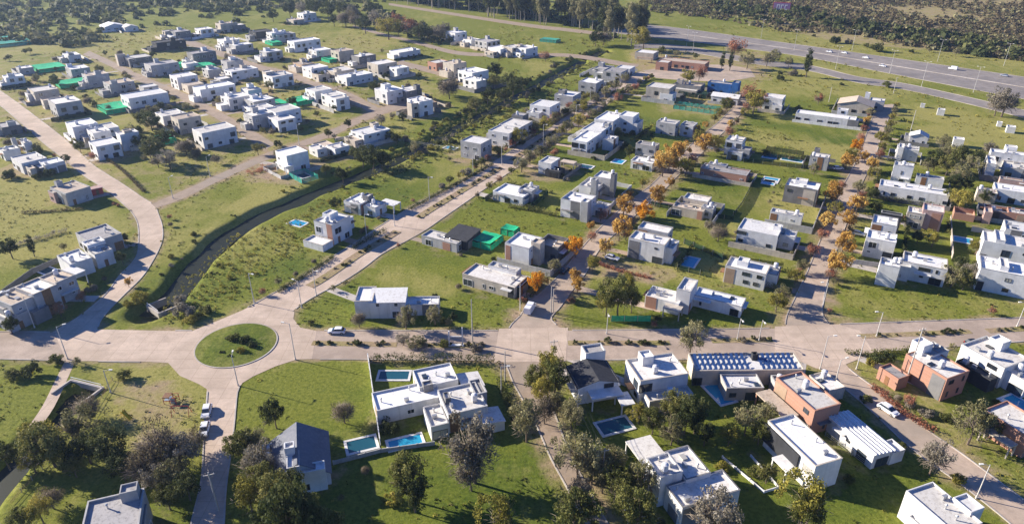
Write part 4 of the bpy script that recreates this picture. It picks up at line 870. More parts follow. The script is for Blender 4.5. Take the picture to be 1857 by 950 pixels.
# far end of the boulevard
house('a3', GA, [(980, 362, 13, 11, 4.6, 'C', dict(roof='roof_white', clear=1)), (965, 405, 10, 2.5, 3.2, 'T', dict(type='slab'))], 1, label='square shop building with bright white flat roof by the highway', name='shop_building', cat='building')
house('a3', GA, [(1240, 425, 30, 11, 4.2, 'B', dict(roof='roof_tan')), (1100, 430, 8, 8, 5.0, 'B')], 1, label='long low brick shop row with tan roof beside the forecourt', name='shop_building', cat='building')
for t, bx in (('a3', [(760, 490, 10, 10, 5.2, 'G'), (830, 470, 8, 8, 3.6, 'W')]), ('a3', [(680, 470, 8, 9, 4.4, 'G')]), ('a3', [(590, 565, 9, 10, 6.2, 'G'), (640, 580, 5, 8, 4.2, 'W')]), ('a3', [(425, 655, 9, 9, 5.8, 'G'), (390, 630, 3, 3, 7.2, 'M', dict(clear=1))]),
              ('a3', [(265, 725, 9.5, 10, 5.6, 'W', dict(roof='roof_white')), (200, 780, 6, 6, 3.2, 'W')]), ('a3', [(60, 860, 9.5, 10, 5.6, 'G', dict(roof='roof_pale')), (90, 800, 5, 5, 6.6, 'M')]), ('b2', [(1760, 15, 9, 9, 5.6, 'W'), (1700, 40, 5, 6, 3.6, 'G')]), ('b2', [(1560, 90, 8.5, 7.5, 6.2, 'G', dict(roof='roof_white')), (1500, 150, 3, 4, 3, 'W')]),
              ('a3', [(1080, 600, 11, 10, 6.2, 'C', dict(roof='roof_pale')), (1130, 650, 6, 6, 4, 'W')]), ('a3', [(1280, 585, 13, 8, 4.2, 'M', dict(par=1.2, roof='roof_tan'))]), ('a3', [(1520, 580, 14, 5, 5.2, 'U'), (1610, 575, 3, 5, 7, 'U', dict(clear=1))]), ('a3', [(1540, 655, 12, 7, 4.2, 'W', dict(type='gable', rise=1.2, roof='roof_white'))]),
              ('a3', [(720, 815, 8, 13, 6.2, 'W', dict(roof='roof_white')), (855, 800, 6, 7, 7.0, 'W'), (900, 850, 4, 7, 4.5, 'W')]), ('a3', [(630, 890, 8, 11, 5.2, 'W', dict(roof='roof_white'))]),
              ('a4', [(110, 675, 8, 8, 5.6, 'W'), (130, 735, 4, 3, 3, 'W')]), ('a4', [(470, 805, 23, 6, 3.6, 'W', dict(roof='roof_white')), (665, 835, 4, 5, 3.4, 'M'), (590, 765, 4, 3, 5, 'W')]), ('a4', [(690, 690, 14, 11, 5.6, 'C', dict(type='gable', ax='y', rise=2.2, roof='roof_tan')), (765, 650, 2, 2, 7.2, 'W', dict(clear=1)), (830, 700, 6, 7, 4, 'G')])):
    house(t, GA, bx, 1)
# the older blocks beyond the channel
A1 = [[(90, 530, 7, 7, 5.2, 'W')], [(300, 620, 10, 9, 5.2, 'C'), (230, 650, 5, 5, 3.4, 'W')], [(450, 700, 11, 9, 6.4, 'G'), (360, 690, 4, 7, 4, 'C')], [(540, 470, 10, 8, 5.0, 'G')], [(665, 515, 8, 9, 5.8, 'G', dict(roof='roof_tan'))], [(830, 570, 9, 10, 5.4, 'G', dict(roof='roof_tan'))],
      [(1010, 655, 10, 15, 6.2, 'W', dict(roof='roof_white')), (900, 690, 4, 5, 3.4, 'K')], [(960, 395, 10, 11, 4.8, 'M'), (840, 380, 3, 4, 6.2, 'C', dict(clear=1))], [(1130, 440, 9, 13, 5.8, 'G')], [(1180, 285, 8, 16, 5.2, 'D')], [(1410, 362, 8, 12, 5.8, 'M')], [(1690, 483, 8, 13, 4.6, 'W', dict(roof='roof_white'))], [(1625, 422, 7, 8, 6.2, 'G')],
      [(1285, 525, 9, 9, 6.0, 'W'), (1350, 585, 7, 7, 4, 'C')], [(1500, 600, 8, 15, 5.6, 'W', dict(roof='roof_white'))], [(1650, 670, 8, 9, 5.2, 'W', dict(roof='roof_pale'))], [(1830, 750, 8, 8, 6.0, 'W')], [(1190, 790, 8, 8, 4.0, 'W'), (1300, 812, 7, 8, 6.2, 'C')],
      [(570, 860, 9, 8, 6.2, 'W'), (640, 895, 4, 4, 5, 'C')], [(710, 890, 8, 9, 5.2, 'W')], [(500, 378, 10, 6, 4.0, 'W', dict(roof='roof_white'))], [(780, 160, 11, 12, 5.2, 'W', dict(type='gable', rise=2))], [(900, 172, 9, 8, 4.4, 'W', dict(type='gable', rise=1.5))], [(1260, 215, 10, 9, 5.2, 'M')], [(1430, 200, 9, 8, 5.2, 'W')], [(1575, 162, 8, 9, 6.0, 'C')], [(1660, 172, 8, 8, 4.4, 'M')],
      [(1600, 275, 9, 9, 6.0, 'W')], [(1690, 308, 8, 10, 5.0, 'G')], [(1830, 215, 9, 11, 5.2, 'D')], [(60, 870, 8, 6, 3.4, 'M')], [(1040, 600, 6, 6, 5, 'G')], [(1180, 215, 5, 6, 5, 'C')]]
A2 = [[(205, 235, 8, 12, 5.0, 'G')], [(350, 280, 8, 16, 6.0, 'W', dict(roof='roof_white'))], [(120, 355, 8, 9, 5.2, 'G')], [(465, 345, 8, 9, 5.0, 'W')], [(620, 350, 8, 9, 6.0, 'C'), (610, 375, 5, 3, 4, 'B')], [(770, 385, 7, 10, 5.8, 'M')], [(350, 440, 9, 7, 4.0, 'T')], [(430, 465, 9, 9, 5.4, 'W'), (470, 515, 6, 6, 3.4, 'C')], [(600, 485, 10, 11, 4.2, 'C', dict(roof='roof_pale'))], [(710, 520, 8, 14, 4.2, 'W', dict(roof='roof_white'))],
      [(900, 435, 9, 11, 6.0, 'C'), (1020, 470, 6, 7, 5, 'W')], [(1060, 352, 9, 14, 4.0, 'W', dict(roof='roof_white'))], [(1295, 430, 7, 8, 4.2, 'B')], [(1410, 435, 8, 8, 6.8, 'C')], [(1540, 492, 10, 10, 6.0, 'W', dict(roof='roof_white')), (1550, 555, 9, 6, 5.0, 'W')], [(170, 520, 9, 10, 5.6, 'W'), (100, 500, 4, 4, 6.8, 'C', dict(clear=1))], [(455, 622, 8, 8, 5.6, 'W')], [(560, 658, 8, 7, 5.2, 'W'), (600, 680, 5, 6, 5.4, 'W')],
      [(950, 622, 9, 8.5, 5.8, 'W', dict(roof='roof_white')), (925, 588, 3, 3, 7.6, 'W', dict(clear=1))], [(1085, 622, 8, 8, 5.0, 'M')], [(1165, 695, 8, 6.5, 6.4, 'W'), (1120, 720, 3, 4, 6, 'C')], [(200, 758, 9, 10, 6.0, 'W'), (195, 822, 8, 7, 4.8, 'W')], [(40, 690, 8, 9, 5.0, 'G', dict(roof='roof_white'))], [(30, 790, 7, 8, 5.6, 'G')], [(370, 90, 9, 10, 6.0, 'W')], [(290, 135, 10, 8, 3.2, 'C')],
      [(1420, 222, 9, 9, 6.0, 'W')], [(1530, 275, 7, 7, 4.0, 'W')], [(1640, 282, 10, 10, 5.2, 'G')], [(1730, 332, 10, 9, 4.2, 'W', dict(roof='roof_white'))], [(1820, 325, 8, 9, 5, 'C')], [(150, 225, 7, 8, 6, 'W')]]
B1 = [[(1500, 5, 9, 13, 6.2, 'W', dict(roof='roof_pale'))], [(730, 105, 9, 8, 5.2, 'W', dict(roof='roof_white')), (690, 20, 8, 6, 6, 'W')], [(890, 35, 5, 6.5, 6.4, 'W')]]
for t, tab in (('a1', A1), ('a2', A2), ('b1', B1)):
    for bx in tab: house(t, GF, bx, 1)
for t, L_ in (('a1', [(570, 335, 6, 6, 3.4, 'T'), (700, 440, 6, 7, 3.2, 'C'), (1330, 440, 6, 6, 3.2, 'W'), (1740, 395, 7, 7, 5, 'C'), (1560, 545, 6, 5, 3, 'G'), (170, 470, 7, 6, 3.4, 'G'), (240, 730, 7, 6, 4, 'W'), (1090, 520, 5, 5, 3, 'T'), (1480, 480, 7, 6, 4.4, 'G'), (1500, 740, 6, 7, 3.6, 'M'), (1760, 620, 7, 6, 4, 'W')]), ('a2', [(60, 565, 7, 7, 4, 'C'), (270, 440, 6, 6, 3.4, 'W'), (700, 430, 6, 6, 3.4, 'B'), (845, 475, 6, 6, 3.4, 'C'), (520, 520, 5, 6, 3, 'T'), (290, 560, 6, 6, 3.2, 'G'), (680, 640, 5, 5, 3, 'W'), (1220, 705, 9, 3, 2.6, 'T')])):
    for bx in L_:
        q = GT(t, bx[0], bx[1], bx[4]); q.z = 0
        if any(inroad(q.x + dx, q.y + dy) for dx in (-6, 0, 6) for dy in (-6, 0, 6)) or any((h_['pos'] - q).length < 11.5 for h_ in HOUSES): continue
        house(t, GF, [bx], 1)
house('a3', GF, [(130, 330, 10, 10, 5, 'W')], 1)
house('b2', GF, [(820, 20, 9, 12, 4.6, 'W', dict(roof='roof_white'))], 1)
house('b2', GF, [(590, 130, 6, 6, 3.2, 'W'), (500, 125, 9, 6, 2.2, 'C', dict(roof='roof_tan', clear=1)), (450, 140, 6, 4, 3, 'W')], 1)
house('b2', GF, [(265, 168, 8, 8, 6.2, 'W'), (215, 258, 7, 3, 3.0, 'W', dict(type='slab', roof='roof_white'))], 1)
house('b1', 50, [(200, 215, 12, 9, 4.6, 'W', dict(roof='roof_pale')), (60, 150, 6, 6, 4.2, 'W'), (360, 240, 7, 7, 4.2, 'W', dict(roof='roof_white')), (170, 98, 8, 3, 4.4, 'W'), (90, 80, 1.6, 1.6, 6.6, 'G', dict(clear=1)), (200, 275, 9, 2, 3.6, 'C')], label='rambling white house with several low wings on the west street')
house('b1', 56, [(490, 420, 11, 8.5, 5.0, 'G', dict(roof='roof_tan')), (405, 380, 2, 2, 6.6, 'G', dict(clear=1)), (395, 445, 4, 4, 4.0, 'K')], label='plain grey rendered house with roof turret before an open field')
house('b1', 50, [(690, 745, 11, 9, 5.0, 'G', dict(roof='roof_grey')), (700, 860, 5, 5, 4.6, 'W'), (520, 910, 9, 6, 4.6, 'W', dict(roof='roof_white')), (655, 800, 4, 5, 5.8, 'W', dict(roof='roof_white'))], label='large grey and white house inside the bend of the west street')
house('c1', 62, [(380, 165, 7, 7, 6.4, 'G', dict(roof='roof_tan')), (120, 285, 9, 8, 6.6, 'G', dict(roof='roof_tan')), (250, 225, 8, 6, 7.4, 'G', dict(roof='roof_pale')), (40, 330, 8, 6, 5.2, 'G', dict(roof='roof_grey')), (480, 130, 6, 6, 4, 'W', dict(type='slab', roof='roof_white')), (60, 400, 8, 5, 4, 'G'), (210, 360, 9, 4, 3.6, 'M')], label='big grey house with pale flat roofs at the roundabout end of the west street')
for t, x, y, a_, h_, lab in (('a4', 1280, 765, 3.2, 3, 'white utility hut on the grass below the service road'), ('a4', 1150, 728, 2, 2, 'tiny white cabinet on the grass between two huts'), ('a4', 1770, 885, 3.4, 3, 'white utility hut at the dry field edge'), ('a4', 1690, 855, 2, 2.2, 'tiny white cabinet beside the dry field hut')):
    house(t, GA, [(x, y, a_, a_, h_, 'W')], 1, label=lab, name='utility_hut', cat='hut')
# labels by street, side and order along it
STR = {'boulevard': ('boulevard', 'the roundabout', 'channel side', 'open lawn side', 0), 'autumn_street': ('orange-tree street', 'the avenue', 'boulevard side', 'pool side', 0), 'planted_street': ('yellow-tree street', 'the avenue', 'pool side', 'hedge side', 0), 'west_street': ('west street', 'the roundabout', 'field side', 'village side', 0),
       'inner_street': ('first dirt street', 'the cross street', 'west side', 'east side', 1), 'far_street': ('second dirt street', 'the cross street', 'west side', 'east side', 1), 'cross_street': ('cross street', 'the west street', 'upper side', 'channel side', 0), 'back_lane': ('back lane', 'the wood', 'village side', 'meadow side', 0), 'short_street': ('short street', 'the meadow', 'west side', 'east side', 0), 'service_road': ('service road', 'the shops', 'highway side', 'village side', 0)}
def ordn(n): return {1: 'first', 2: 'second', 3: 'third', 4: 'fourth', 5: 'fifth', 6: 'sixth', 7: 'seventh', 8: 'eighth', 9: 'ninth', 10: 'tenth'}.get(n, '%d%s' % (n, 'th' if 10 < n % 100 < 14 else {1: 'st', 2: 'nd', 3: 'rd'}.get(n % 10, 'th')))
rows = {}
for hs in HOUSES:
    best = None
    for k in STR:
        C = ROADS[k]['C']
        for i in range(0, len(C) - 1):
            d = (C[i] - hs['pos']).length
            if best is None or d < best[0]:
                t_ = C[i + 1] - C[i]; v = hs['pos'] - C[i]; best = (d, k, i, t_.x * v.y - t_.y * v.x > 0, C[i])
    hs['near'] = best
    if not hs['label']: rows.setdefault((best[1], best[3]), []).append((best[2], id(hs), hs))
for (k, lf), L in rows.items():
    nm, frm, sl_, sr_, rev = STR[k]; L.sort(reverse=bool(rev))
    for n_, (_, _, hs) in enumerate(L): hs['o']['label'] = '%s %s house, %s on %s\'s %s from %s' % (hs['col'], hs['st'], ordn(n_ + 1), nm, sl_ if lf else sr_, frm); hs['o']['group'] = 'flat-roofed village houses'
# driveways from houses to their street
DRV = {'driveway': []}
for hs in HOUSES:
    d, k, i, lf, c = hs['near']
    if hs['cat'] != 'house' or d > 34 or k in ('service_road', 'back_lane'): continue
    off = random.Random(i).uniform(-2.5, 2.5); p = hs['pos']; v = (c - p); L_ = v.length; v.normalize(); n_ = Vector((-v.y, v.x, 0)); p0 = p + n_ * off
    ln = L_ - 3.6
    if ln < 4: continue
    b = MB(); w = random.Random(i + 1).uniform(1.2, 1.9); q = p0 + v * ln
    b.quad(*[(a_.x - p0.x, a_.y - p0.y, .014 + .0007 * (i % 9)) for a_ in (p0 - n_ * w, q - n_ * w, q + n_ * w, p0 + n_ * w)])
    tag(link('driveway', b.mesh('driveway'), random.Random(i).choice(['paving', 'kerb', 'dirt_road']), loc=(p0.x, p0.y, 0)), kind='structure')

# ---------------------------------------------------------------- pools, netting, walls, hedges
for a_ in (('c2', 985, 855, 6.6, 3.0, GS - 20, 'long dark blue pool behind a hedge beside the sprawling white house', True), ('d2', 1005, 408, 6.4, 2.6, GS, 'turquoise pool on the terrace of the sprawling white house', False), ('d2', 715, 425, 5.4, 3.4, GS, 'small shaded pool by the pitched-roof house', True),
           ('p', 1304, 714, 3.4, 6.6, GS, 'turquoise pool with pale deck below the solar panel house', False), ('d3', 710, 300, 6.5, 3.6, GS, 'dark shaded pool between trees by the dirt lane', True), ('b2', 310, 678, 5.5, 3.4, GA, 'small pool with white deck beside the bright white terrace house', False), ('c3', 1280, 60, 3.6, 6.5, GA, 'bright blue pool on a hedged lawn by the orange-tree street', False),
           ('b4', 1425, 795, 4.6, 3.8, GA, 'bright blue pool with white deck behind the white houses', False), ('b3', 780, 245, 4.2, 4.6, GA, 'turquoise pool beside the low white annex', False), ('b4', 75, 210, 5, 5, GA, 'blue pool in a netted yard by the green field', False), ('b4', 80, 375, 5, 5, GA, 'blue pool behind the dark grey house', False), ('b3', 1835, 390, 4, 5, GA, 'blue pool at the end of the brick wall', False),
           ('b3', 555, 280, 5, 3, GA, 'narrow pool in the shade behind the portal house', True), ('b2', 1380, 150, 5, 3, GA, 'pale pool behind the grey corner house on the boulevard', False), ('c1', 330, 120, 6, 3, 62, 'teal pool behind the big grey house by the roundabout', True), ('p', 1850, 735, 4, 6, 114, 'blue pool behind the salmon brick house', False), ('b4', 230, 235, 8, 3, GA, 'long pale pool deck beside the netted yard', False), ('b2', 350, 345, 5, 3.5, GF, 'teal pool in a netted garden by the channel', True)):
    pool(*a_)
for a_ in (('a1', 345, 470, 14, 12, GF, 'green netted plot beyond the oldest grey houses'), ('a1', 530, 575, 10, 14, GF, 'bright green shade cloth plot beside the tan-roofed house'), ('a1', 810, 750, 12, 10, GF, 'green netted plot before the long white house'), ('a1', 1425, 460, 9, 9, GF, 'green netted plot between grey houses on the far rows'), ('a1', 1245, 455, 6, 7, GF, 'small green netted plot behind the blue-grey house'), ('a2', 140, 298, 9, 6, GF, 'green netted plot beside the long white gable'), ('a2', 540, 415, 8, 6, GF, 'green netted plot before the cream house'), ('a2', 345, 700, 8, 10, GF, 'dark green netted plot on the second dirt street'),
           ('a2', 170, 725, 8, 6, GF, 'green netted yard in front of the white pair of houses'), ('b2', 1640, 790, 7, 8, GA, 'green netted building plot behind the black mono-pitch roof'), ('b2', 1800, 720, 5, 4, GA, 'bright green cloth heap at the lawn edge'), ('b1', 1160, 80, 10, 6, GF, 'dark netted plot under the big trees')):
    netyard(*a_)
netyard('a3', 1330, 750, 22, 9, GA, 'teal netted rubble yard beyond the striped field', 'net_teal', False); netyard('a3', 1310, 655, 16, 8, GA, 'dark teal netted yard behind the cream house', 'net_dark', True); netyard('a3', 300, 280, 14, 8, GA, 'pale green netted strip below the eucalyptus wood', 'net_teal', True)
netyard('a1', 1800, 680, 10, 6, GF, 'pale green netted yard beside the white corner house', 'net_teal', True); netyard('b4', 170, 180, 15, 9, GA, 'dark netted yard with pools by the green field', 'net_dark', False); netyard('b2', 350, 335, 10, 7, GF, 'teal netted garden by the channel trees', 'net_teal', False); netyard('a1', 70, 285, 40, 22, GF, 'long teal netted yard at the far wood', 'net_teal', True)
fence('wall', [(668, 653), (690, 808)], 1.9, 'white wall along the lawn beside the sprawling white house'); hedge([(672, 655), (760, 656), (895, 657)], 2.2, 1.5, 'dark clipped hedge along the avenue before the sprawling white house')
hedge([(697, 738), (700, 792)], 1.8, 1.4, 'dark hedge in the courtyard of the sprawling white house'); fence('wall', [(605, 842), (690, 820), (790, 806)], 1.0, 'low grey wall below the two small pools', 'grey')
fence('net', [(1108, 583), (1180, 583)], 1.8, 'green mesh fence in front of the fin wall house', 'net_green'); fence('net', [(1228, 489), (1290, 504)], 1.8, 'green mesh fence by the blue pool', 'net_dark'); fence('net', [(1240, 442), (1310, 470), (1420, 487)], 1.8, 'dark mesh fence behind the blue pool lawn', 'net_dark')
hedge([(922, 376), (968, 384), (1012, 393)], 2.0, 1.6, 'green hedge along the lawn behind the white tower house', 'leaf_green'); fence('net', [(1366, 332), (1345, 372), (1325, 398)], 1.7, 'wire mesh fence closing the long green lawn', 'net_dark'); fence('net', [(1180, 372), (1262, 390), (1330, 400)], 1.6, 'wire mesh fence behind the cream house', 'net_dark')
fence('net', [(1348, 295), (1400, 300), (1470, 308)], 1.8, 'dark green mesh along the pools by the field', 'net_dark'); hedge([(1335, 272), (1400, 283), (1465, 292)], 2.4, 1.8, 'dark hedge between the field and the pool yards'); hedge([(1566, 355), (1600, 363), (1700, 378)], 1.8, 1.6, 'dark hedge below the long white house')
fence('wall', [(1722, 400), (1726, 470)], 2.0, 'pale wall beside the blue deck pool', 'cream'); fence('wall', [(1545, 478), (1600, 486)], 1.6, 'grey wall at the end of the yellow-tree lawn', 'grey'); fence('wall', [(1760, 398), (1857, 412)], 1.6, 'pale wall below the red brick houses', 'cream')
fence('wall', [(1310, 830), (1385, 893), (1412, 885), (1360, 826)], .6, 'low white edging of the long planted bed', 'white'); fence('rail', [(1400, 752), (1500, 742)], 1.5, 'steel railing between the narrow white house and the brick house', 'metal'); fence('rail', [(1496, 790), (1570, 845)], 1.5, 'steel railing along the low ribbed-roof house', 'metal')
hedge([(1535, 640), (1570, 645), (1650, 637)], 1.2, 1.4, 'ragged dark hedge before the brick corner house', 'leaf_green'); hedge([(1580, 700), (1640, 752), (1690, 782)], 1.0, 1.6, 'low brown hedge along the east street verge', 'leaf_rust')
hedge([(120, 420), (30, 446), (-20, 456)], 1.2, 1.2, 'ragged hedge between the two west fields', 'leaf_grey'); hedge([(40, 388), (150, 380)], .9, 1.0, 'low dry hedge before the plain grey house', 'leaf_scrub'); fence('wall', [(120, 470), (60, 497), (0, 540)], 1.8, 'grey wall around the big grey house garden', 'midgrey')
hedge([(192, 288), (222, 310), (262, 350)], 1.2, 1.0, 'thin hedge along the village side of the west street', 'leaf_scrub')
fence('rail', [(205, 690), (165, 755)], 1.0, 'wooden rail fence running down beside the ditch', 'wood'); fence('rail', [(95, 830), (20, 915)], 1.0, 'wooden rail fence above the dark ditch', 'wood'); fence('rail', [(880, 260), (820, 272), (690, 250)], 1.2, 'rail fence on the channel bank', 'concretepole')
for p_, h_, w_, l_, m_ in (([(1085, 480), (1140, 497), (1180, 505)], .9, 1.3, 'reddish flower bed hedge before the white two-storey facade', 'leaf_rust'), ([(1390, 520), (1430, 535)], 1.6, 1.6, 'leafy hedge at the street end of the pale box house', 'leaf_olive'), ([(700, 420), (660, 440), (640, 452)], 1.5, 1.5, 'dark hedge on the boulevard corner of the terrace house', 'leaf_dark'), ([(905, 690), (915, 720), (935, 770)], 1.4, 1.6, 'dark verge hedge along the dirt lane', 'leaf_dark')): hedge(p_, h_, w_, l_, m_)
# culverts
def culvert(px, rz, w, label):
    p = G(*px); o = empty('culvert', (p.x, p.y, 0), rz); b = MB().box(-w / 2, -.3, -2.6, w / 2, .3, -.6).mesh('headwall')
    link('headwall', MB().box(-w / 2, -.3, -.9, w / 2, .3, .5).mesh('headwall'), 'kerb', o)
    for s in (-1, 1): link('wing_wall', MB().box(min(s * w / 2, s * (w / 2 + .4)), -5, -2.7, max(s * w / 2, s * (w / 2 + .4)), .3, .5).mesh('wing_wall'), 'kerb', o); link('dark_opening', MB().box(min(s * .15, s * w / 2), -.1, -2.7, max(s * .15, s * w / 2), .2, -.9).mesh('dark_opening'), 'black', o)  # solid black fronts stand in for the shade inside the culvert openings
    link('rail', MB().box(-w / 2, -.05, 1.2, w / 2, .05, 1.28).box(-w / 2, -.05, .5, -w / 2 + .08, .05, 1.2).box(w / 2 - .08, -.05, .5, w / 2, .05, 1.2).mesh('rail'), 'frame_white', o)
    tag(o, label, 'culvert')
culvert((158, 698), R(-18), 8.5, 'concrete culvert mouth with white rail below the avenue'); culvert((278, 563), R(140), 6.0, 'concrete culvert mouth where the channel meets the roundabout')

# bare earth round the far houses, walls round their yards
for hs in HOUSES:
    if hs['cat'] != 'house': continue
    i0, i1 = np.searchsorted(gy, (hs['pos'].y - 18, hs['pos'].y + 18)); j0, j1 = np.searchsorted(gx, (hs['pos'].x - 18, hs['pos'].x + 18)); S_ = (slice(i0, i1), slice(j0, j1)); d = np.hypot(X[S_] - hs['pos'].x, Y[S_] - hs['pos'].y)
    if hs['pos'].y > 255 and hs['pos'].x < 20: dirt[S_] = np.maximum(dirt[S_], np.clip(1.25 - d / 14, 0, .55))
    else: lush[S_] = np.maximum(lush[S_], np.clip(1.3 - d / 15, 0, .45)); dirt[S_] = np.maximum(dirt[S_], np.clip(1.2 - d / 9, 0, .3))
write_land()
rw = random.Random(11)
for hs in HOUSES:
    if hs['cat'] != 'house' or 'group' not in hs['o'].keys() or rw.random() < .2: continue
    x0 = min(k[0] for k in hs['L']) - rw.uniform(.8, 2.5); x1 = max(k[2] for k in hs['L']) + rw.uniform(.8, 2.5); y0 = min(k[1] for k in hs['L']) - rw.uniform(1, 4); y1 = max(k[3] for k in hs['L']) + rw.uniform(1, 4); M_ = Matrix.Rotation(hs['rz'], 2); hw = rw.uniform(1.3, 2.2)
    C = [(x0, y0), (x1, y0), (x1, y1), (x0, y1)]; st_ = rw.randrange(4); n_ = rw.choice((2, 3)); o = empty('yard_wall', hs['pos'], hs['rz']); ok = False; mt = rw.choice(['white', 'grey', 'grey', 'cream', 'midgrey', 'net_dark'])
    for j in range(n_):
        p, q = Vector(C[(st_ + j) % 4]), Vector(C[(st_ + j + 1) % 4]); m_ = max(1, round((q - p).length / 4)); an = math.atan2(q.y - p.y, q.x - p.x); sl_ = (q - p).length / m_
        for k in range(m_):
            a_ = p.lerp(q, k / m_); w_ = M_ @ (a_ + (q - p) / m_ / 2); b_ = M_ @ a_; e_ = M_ @ (a_ + (q - p) / m_)
            if any(inroad(hs['pos'].x + v.x, hs['pos'].y + v.y) for v in (w_, b_, e_)): continue
            bad = False; wp = hs['pos'] + Vector((w_.x, w_.y, 0))
            for h2 in HOUSES:
                if (h2['pos'] - wp).length > 30: continue
                c = Matrix.Rotation(-h2['rz'], 2) @ Vector((wp.x - h2['pos'].x, wp.y - h2['pos'].y)); bad |= any(z[0] - 2 < c.x < z[2] + 2 and z[1] - 2 < c.y < z[3] + 2 for z in h2['L']) and h2 is not hs
            if bad: continue
            link('wall_panel', MB().box(.02, -.08, -.05, sl_ - .02, .08, hw + (.12 if k % 2 else 0)).mesh('wall_panel'), mt, o, (a_.x, a_.y, 0), an); ok = True
    if ok: tag(o, 'yard wall of the ' + hs['o']['label'].replace(' two-storey', '').replace(' single-storey', ''), 'wall', 'yard walls')
    else: bpy.data.objects.remove(o)
hedge([(505, 531), (560, 497), (606, 467)], .9, 1.3, 'low dark hedge on the channel side of the boulevard by the roundabout'); hedge([(742, 381), (800, 350), (860, 318), (893, 299)], .9, 1.4, 'low dark hedge on the channel side of the boulevard past the carport house')

for hs in HOUSES:           # clipped hedges on plot lines between boulevard and highway
    if hs['cat'] == 'house' and 150 < hs['pos'].y < 330 and hs['pos'].x > -30 and rw.random() < .55:
        M_ = Matrix.Rotation(hs['rz'], 2); sd = rw.choice((0, 1)); x0 = min(k[0] for k in hs['L']) - 2.6; x1 = max(k[2] for k in hs['L']) + 2.6; y0 = min(k[1] for k in hs['L']) - 2; y1 = max(k[3] for k in hs['L']) + 5
        p, q = ((x0, y1), (x1, y1)) if sd else ((x1, y0), (x1, y1)); p = hs['pos'] + (M_ @ Vector(p)).to_3d(); q = hs['pos'] + (M_ @ Vector(q)).to_3d()
        if any(inroad(*p.lerp(q, f).xy) for f in (0, .25, .5, .75, 1)): continue
        cs = []; rr = []; n_ = max(3, int((q - p).length / .9))
        for k in range(n_):
            for j in range(2): v = (q - p) * ((k + rw.random()) / n_); cs.append((v.x + rw.uniform(-.4, .4), v.y + rw.uniform(-.4, .4), rw.uniform(.4, 1.5))); rr.append(rw.uniform(.5, .85))
        tag(link('hedge', leaves(cs, rr, 22, .24, 'hedge', rw.choice(['leaf_dark', 'leaf_green', 'leaf_dark'])), loc=p), ('garden hedge beside the ' + hs['o']['label'])[:200].replace(' two-storey', '').replace(' single-storey', ''), 'hedge', 'plot hedges')
for o in bpy.data.objects:
    if o.get('group') == 'plot hedges' and len(o['label'].split()) > 16: o['label'] = ' '.join(o['label'].split()[:16])
# ---------------------------------------------------------------- vehicles
car((*GT('c2', 585, 555).xy, .036), R(180), 'carwhite', 'white hatchback parked on the avenue by the lone modern house'); car((*GT('d1', 1372, 215).xy, .034), R(-78), 'carwhite', 'white car parked on the south street, closer to the roundabout'); car((*GT('d1', 1358, 335).xy, .034), R(-78), 'carwhite', 'white car parked on the south street, behind another white car')
car((*GT('c3', 160, 400).xy, .044), R(70), 'carwhite', 'white delivery van parked at the mouth of the orange-tree street', 'van'); car((*GT('c4', 1500, 640).xy, .036), R(8), 'cardark', 'black car parked by the tower houses on the avenue'); car((*GT('d4', 850, 205).xy, .04), R(-62), 'carwhite', 'white car parked on the east street in house shade')
car((*GT('b4', 550, 300).xy, .03), R(0), 'carwhite', 'white car parked in the driveway of the small grey house'); car((*GT('b4', 690, 760).xy, .03), R(-30), 'carsilver', 'silver car parked in front of the white deck house'); car((*GT('c3', 400, 130).xy, .044), R(60), 'cardark', 'dark car parked under the orange tree'); car((*GT('c3', 735, 40).xy, .044), R(-30), 'carwhite', 'white car parked beside the white two-storey facade')
for i, (x, y, m_, rz) in enumerate(((490, 370, 'carwhite', 132), (595, 378, 'carwhite', 132), (745, 412, 'carwhite', 132), (865, 470, 'carwhite', -48), (1355, 490, 'carwhite', 130), (1715, 538, 'carsilver', 130))):
    q = GT('a4', x, y); car((q.x, q.y, .032), R(rz), m_, 'white car driving along the highway' if m_ == 'carwhite' else 'silver car driving along the highway', group='cars on the highway', kind='van' if i == 4 else 'car').name = 'car' if i != 4 else 'highway_van'
for q in bpy.data.objects:
    if q.name.startswith('highway_van'): q['label'] = 'white van driving along the highway'
# ---------------------------------------------------------------- lamps, poles and wires
for px, h, rz, lab in (((63, 594), 9, 20, 'street lamp before the big grey house by the roundabout'), ((123, 651), 9, 30, 'street lamp at the culvert corner of the avenue'), ((432, 699), 8, 100, 'street lamp between roundabout and south street'), ((536, 652), 10, 170, 'tall street lamp at the lawn corner by the roundabout'), ((547, 558), 8, 150, 'street lamp at the start of the boulevard, lawn side'), ((461, 549), 9, -30, 'street lamp on the channel side of the boulevard start'),
                       ((1337, 615), 6, -90, 'street lamp opposite the solar panel house'), ((1487, 669), 9, 0, 'street lamp on the junction by the brick terrace house'), ((1553, 669), 9, 180, 'street lamp on the verge of the east street'), ((1589, 610), 7, 180, 'street lamp on the avenue east of the junction'), ((1491, 561), 8, 180, 'street lamp at the mouth of the yellow-tree street'), ((1844, 592), 7, 180, 'street lamp on the avenue by the tower houses'), ((1515, 692), 6, 20, 'street lamp beside the brick house on the east street'), ((1770, 903), 8, 180, 'street lamp at the low end of the east street'), ((201, 712), 6, 0, 'street lamp beside the culvert rail'), ((909, 712), 7, 0, 'street lamp at the top of the dirt lane'), ((1376, 618), 6, -90, 'street lamp in the avenue beside the junction'), ((1100, 605), 6, -90, 'street lamp opposite the black-roofed house'),
                       ((314, 360), 8, 60, 'street lamp at the start of the cross street'), ((381, 320), 8, 60, 'street lamp halfway along the cross street'), ((543, 264), 9, 60, 'street lamp on the cross street by the channel houses')):
    lamp(px, h, R(rz), lab)
